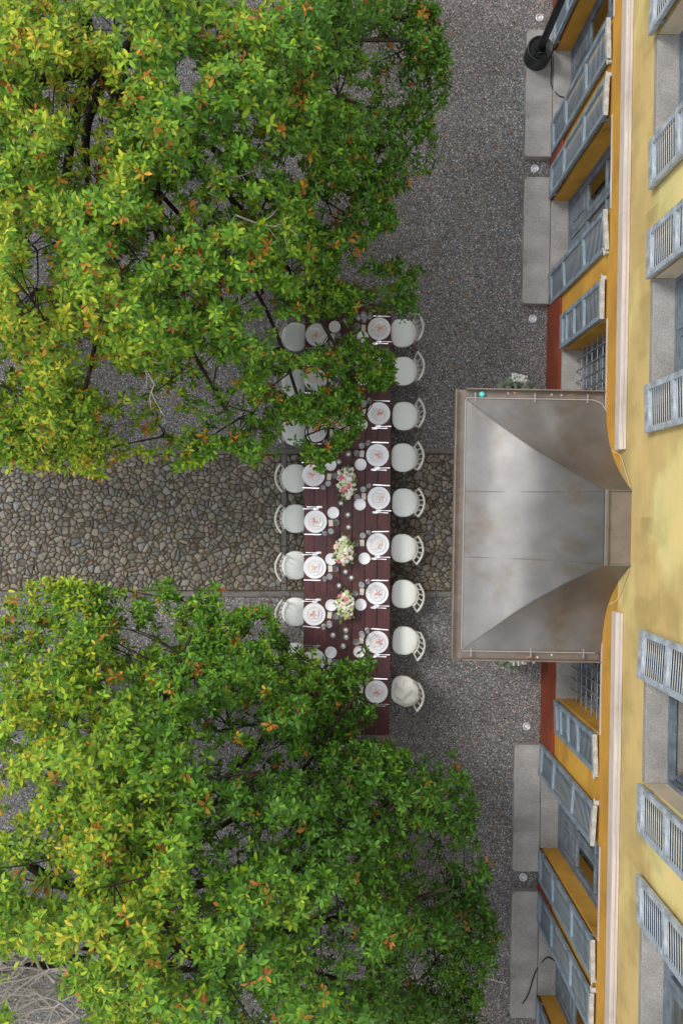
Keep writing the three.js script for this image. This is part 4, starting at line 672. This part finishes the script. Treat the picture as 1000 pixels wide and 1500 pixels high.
tree({
  seed: 101, label: 'broad magnolia tree overhanging the table end away from the blanket chair', trunk: [215, 215], lean: [-0.05, -0.2], forkH: 2.0, mid: [250, 260], high: 4.9, count: 12400, rust: 0.1, twigEvery: 9, open: 0.335,
  box: [-260, -260, 660, 705],
  outline: [[-260, -260], [650, -260], [640, 15], [655, 60], [658, 140], [628, 178], [645, 225], [638, 262], [600, 270], [568, 290], [580, 332], [548, 345], [535, 372], [560, 388], [600, 374], [618, 392], [603, 430], [614, 458], [600, 482], [575, 478], [560, 458], [528, 455], [543, 500], [572, 520], [578, 553], [560, 574], [530, 566], [525, 600], [533, 628], [505, 655], [470, 690], [442, 678], [418, 640], [402, 682], [376, 688], [330, 650], [298, 682], [240, 690], [200, 678], [150, 700], [110, 692], [60, 690], [0, 682], [-260, 690]],
  gaps: [[272, 115, 26, 42], [312, 45, 18, 14], [150, 38, 26, 20], [385, 462, 42, 50, 0.9], [330, 545, 26, 24], [185, 90, 22, 60, 0.8], [300, 235, 30, 22, 0.85], [170, 555, 22, 20, 0.9], [395, 300, 24, 16, 0.85], [470, 310, 26, 18, 0.7], [520, 390, 30, 28, 0.85], [160, 465, 22, 16, 0.85], [235, 600, 26, 18, 0.7], [345, 600, 22, 22, 0.7], [430, 395, 22, 20, 0.7], [560, 225, 22, 18, 0.7], [450, 490, 22, 14, 0.8], [415, 555, 16, 14, 0.6], [385, 180, 30, 12, 0.6], [468, 490, 44, 29, 0.985], [426, 494, 36, 30, 0.97], [550, 486, 36, 24, 0.97], [520, 478, 26, 20, 0.88], [500, 474, 20, 14, 0.85], [462, 634, 30, 20, 0.94], [426, 636, 32, 24, 0.96], [424, 562, 36, 24, 0.96], [458, 556, 24, 16, 0.92], [492, 560, 14, 12, 0.75], [502, 620, 14, 14, 0.6], [560, 440, 20, 14, 0.6]],
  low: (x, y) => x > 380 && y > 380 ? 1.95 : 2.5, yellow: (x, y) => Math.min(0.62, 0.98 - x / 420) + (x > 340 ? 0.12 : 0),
  limbs: [[60, 60, 4.2, 0.1], [330, 30, 4.0, 0.09], [520, 150, 3.4, 0.085], [430, 330, 2.9, 0.085], [385, 430, 2.3, 0.06], [500, 520, 2.2, 0.055], [250, 480, 3.6, 0.08], [90, 380, 4.0, 0.09], [120, 600, 3.2, 0.07], [330, 600, 2.6, 0.05], [-120, 200, 4.0, 0.09], [140, -100, 4.2, 0.1], [600, 60, 2.9, 0.06], [450, 620, 2.1, 0.035]],
  dead: [[300, 260, 3.8, 375, 258, 0.008, 2], [300, 280, 3.8, 340, 320, 0.008, 2], [345, 315, 4.0, 400, 335, 0.010, 1], [190, 500, 3.9, 230, 560, 0.01, 1]],
});
tree({
  seed: 202, label: 'broad dense magnolia tree overhanging the table beside the blanket chair', trunk: [225, 1230], lean: [0.05, 0.15], forkH: 2.0, mid: [300, 1250], high: 4.9, count: 11500, rust: 0.05, twigEvery: 11, open: 0.30,
  box: [-260, 840, 735, 1760],
  outline: [[-260, 860], [0, 885], [50, 852], [108, 850], [200, 872], [248, 846], [270, 882], [318, 850], [326, 898], [388, 890], [412, 918], [440, 950], [478, 962], [500, 942], [528, 942], [546, 970], [530, 1010], [550, 1040], [542, 1068], [520, 1082], [576, 1088], [600, 1108], [660, 1104], [682, 1142], [696, 1180], [690, 1228], [722, 1250], [714, 1290], [706, 1318], [724, 1340], [730, 1372], [724, 1418], [700, 1450], [712, 1500], [735, 1760], [-260, 1760]],
  gaps: [[30, 1435, 75, 48, 0.99], [75, 1485, 60, 40, 0.99], [292, 1290, 16, 30, 0.95], [265, 1405, 24, 34, 0.85], [245, 1320, 30, 18, 0.7], [165, 1000, 22, 24, 0.7], [245, 930, 14, 26, 0.8], [35, 1080, 26, 18, 0.8], [40, 1165, 20, 26, 0.85], [85, 1155, 10, 30, 0.8], [640, 1130, 20, 16, 0.6], [55, 960, 20, 14, 0.6], [370, 1075, 14, 14, 0.7], [590, 1180, 14, 12, 0.5], [420, 1350, 20, 16, 0.5], [510, 1380, 16, 14, 0.5], [130, 1390, 30, 20, 0.6], [470, 966, 26, 20, 0.9], [550, 1012, 30, 22, 0.95], [440, 950, 20, 14, 0.8], [500, 955, 26, 18, 0.75], [525, 960, 18, 18, 0.7]],
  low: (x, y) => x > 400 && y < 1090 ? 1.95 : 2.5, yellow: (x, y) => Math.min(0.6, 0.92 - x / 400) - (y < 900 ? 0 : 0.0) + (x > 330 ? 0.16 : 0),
  limbs: [[80, 980, 3.8, 0.08], [280, 930, 3.2, 0.08], [430, 1000, 2.6, 0.07], [520, 1020, 2.2, 0.05], [580, 1180, 3.0, 0.08], [660, 1300, 3.0, 0.08], [500, 1330, 4.0, 0.085], [560, 1450, 3.6, 0.08], [300, 1420, 4.2, 0.09], [100, 1420, 3.0, 0.1], [-40, 1440, 2.4, 0.08], [-80, 1150, 3.8, 0.09], [380, 1130, 4.0, 0.08], [330, 1640, 3.8, 0.09]],
  dead: [[150, 1400, 2.6, 10, 1440, 0.03, 2], [140, 1430, 2.4, -20, 1400, 0.026, 2], [120, 1460, 2.2, 0, 1490, 0.026, 3], [130, 1480, 2.6, 20, 1380, 0.018, 3], [90, 1380, 3.0, -10, 1450, 0.016, 3], [60, 1400, 2.9, 10, 1350, 0.014, 3], [110, 1490, 2.3, 20, 1450, 0.02, 3], [100, 1420, 2.5, 0, 1470, 0.022, 3], [140, 1440, 2.8, 60, 1500, 0.02, 3], [80, 1370, 2.6, 0, 1410, 0.018, 3], [30, 1500, 2.2, 0, 1400, 0.018, 3], [150, 1460, 2.1, 40, 1420, 0.024, 3], [40, 1090, 3.9, 10, 1060, 0.008, 2], [740, 1440, 2.2, 700, 1425, 0.006, 1], ...Array.from({ length: 14 }, (_, i) => [60 + (i * 37) % 90, 1390 + (i * 53) % 110, 2.3 + (i % 5) * 0.15, -20 + (i * 29) % 60, 1400 + (i * 41) % 100, 0.012 + 0.004 * (i % 4), 2])],
});

{
  const r = rng(404), list = []; for (let i = 0; i < 110; i++) { const p = P(150 + r() * 650, r() * 1500, 0); if (p.x > 2.35) continue; const g = leafG.clone(), l = 0.05 + 0.04 * r(); g.scale(l, l, l); g.rotateX(r() < 0.5 ? Math.PI : 0); g.rotateY(r() * 6.3); g.translate(p.x, 0.034 + 0.01 * r(), p.z); list.push(g); }
  tag(solo('fallen_leaves', merge(list), mat(0.26, 0.15, 0.06, { side: THREE.DoubleSide }), 'dry brown fallen leaves scattered on the gravel', 'leaves'), null, null, null, 'stuff');
}
scene.traverse(o => { if (o.isMesh) { o.castShadow = true; o.receiveShadow = true; } });
renderer.render(scene, camera);
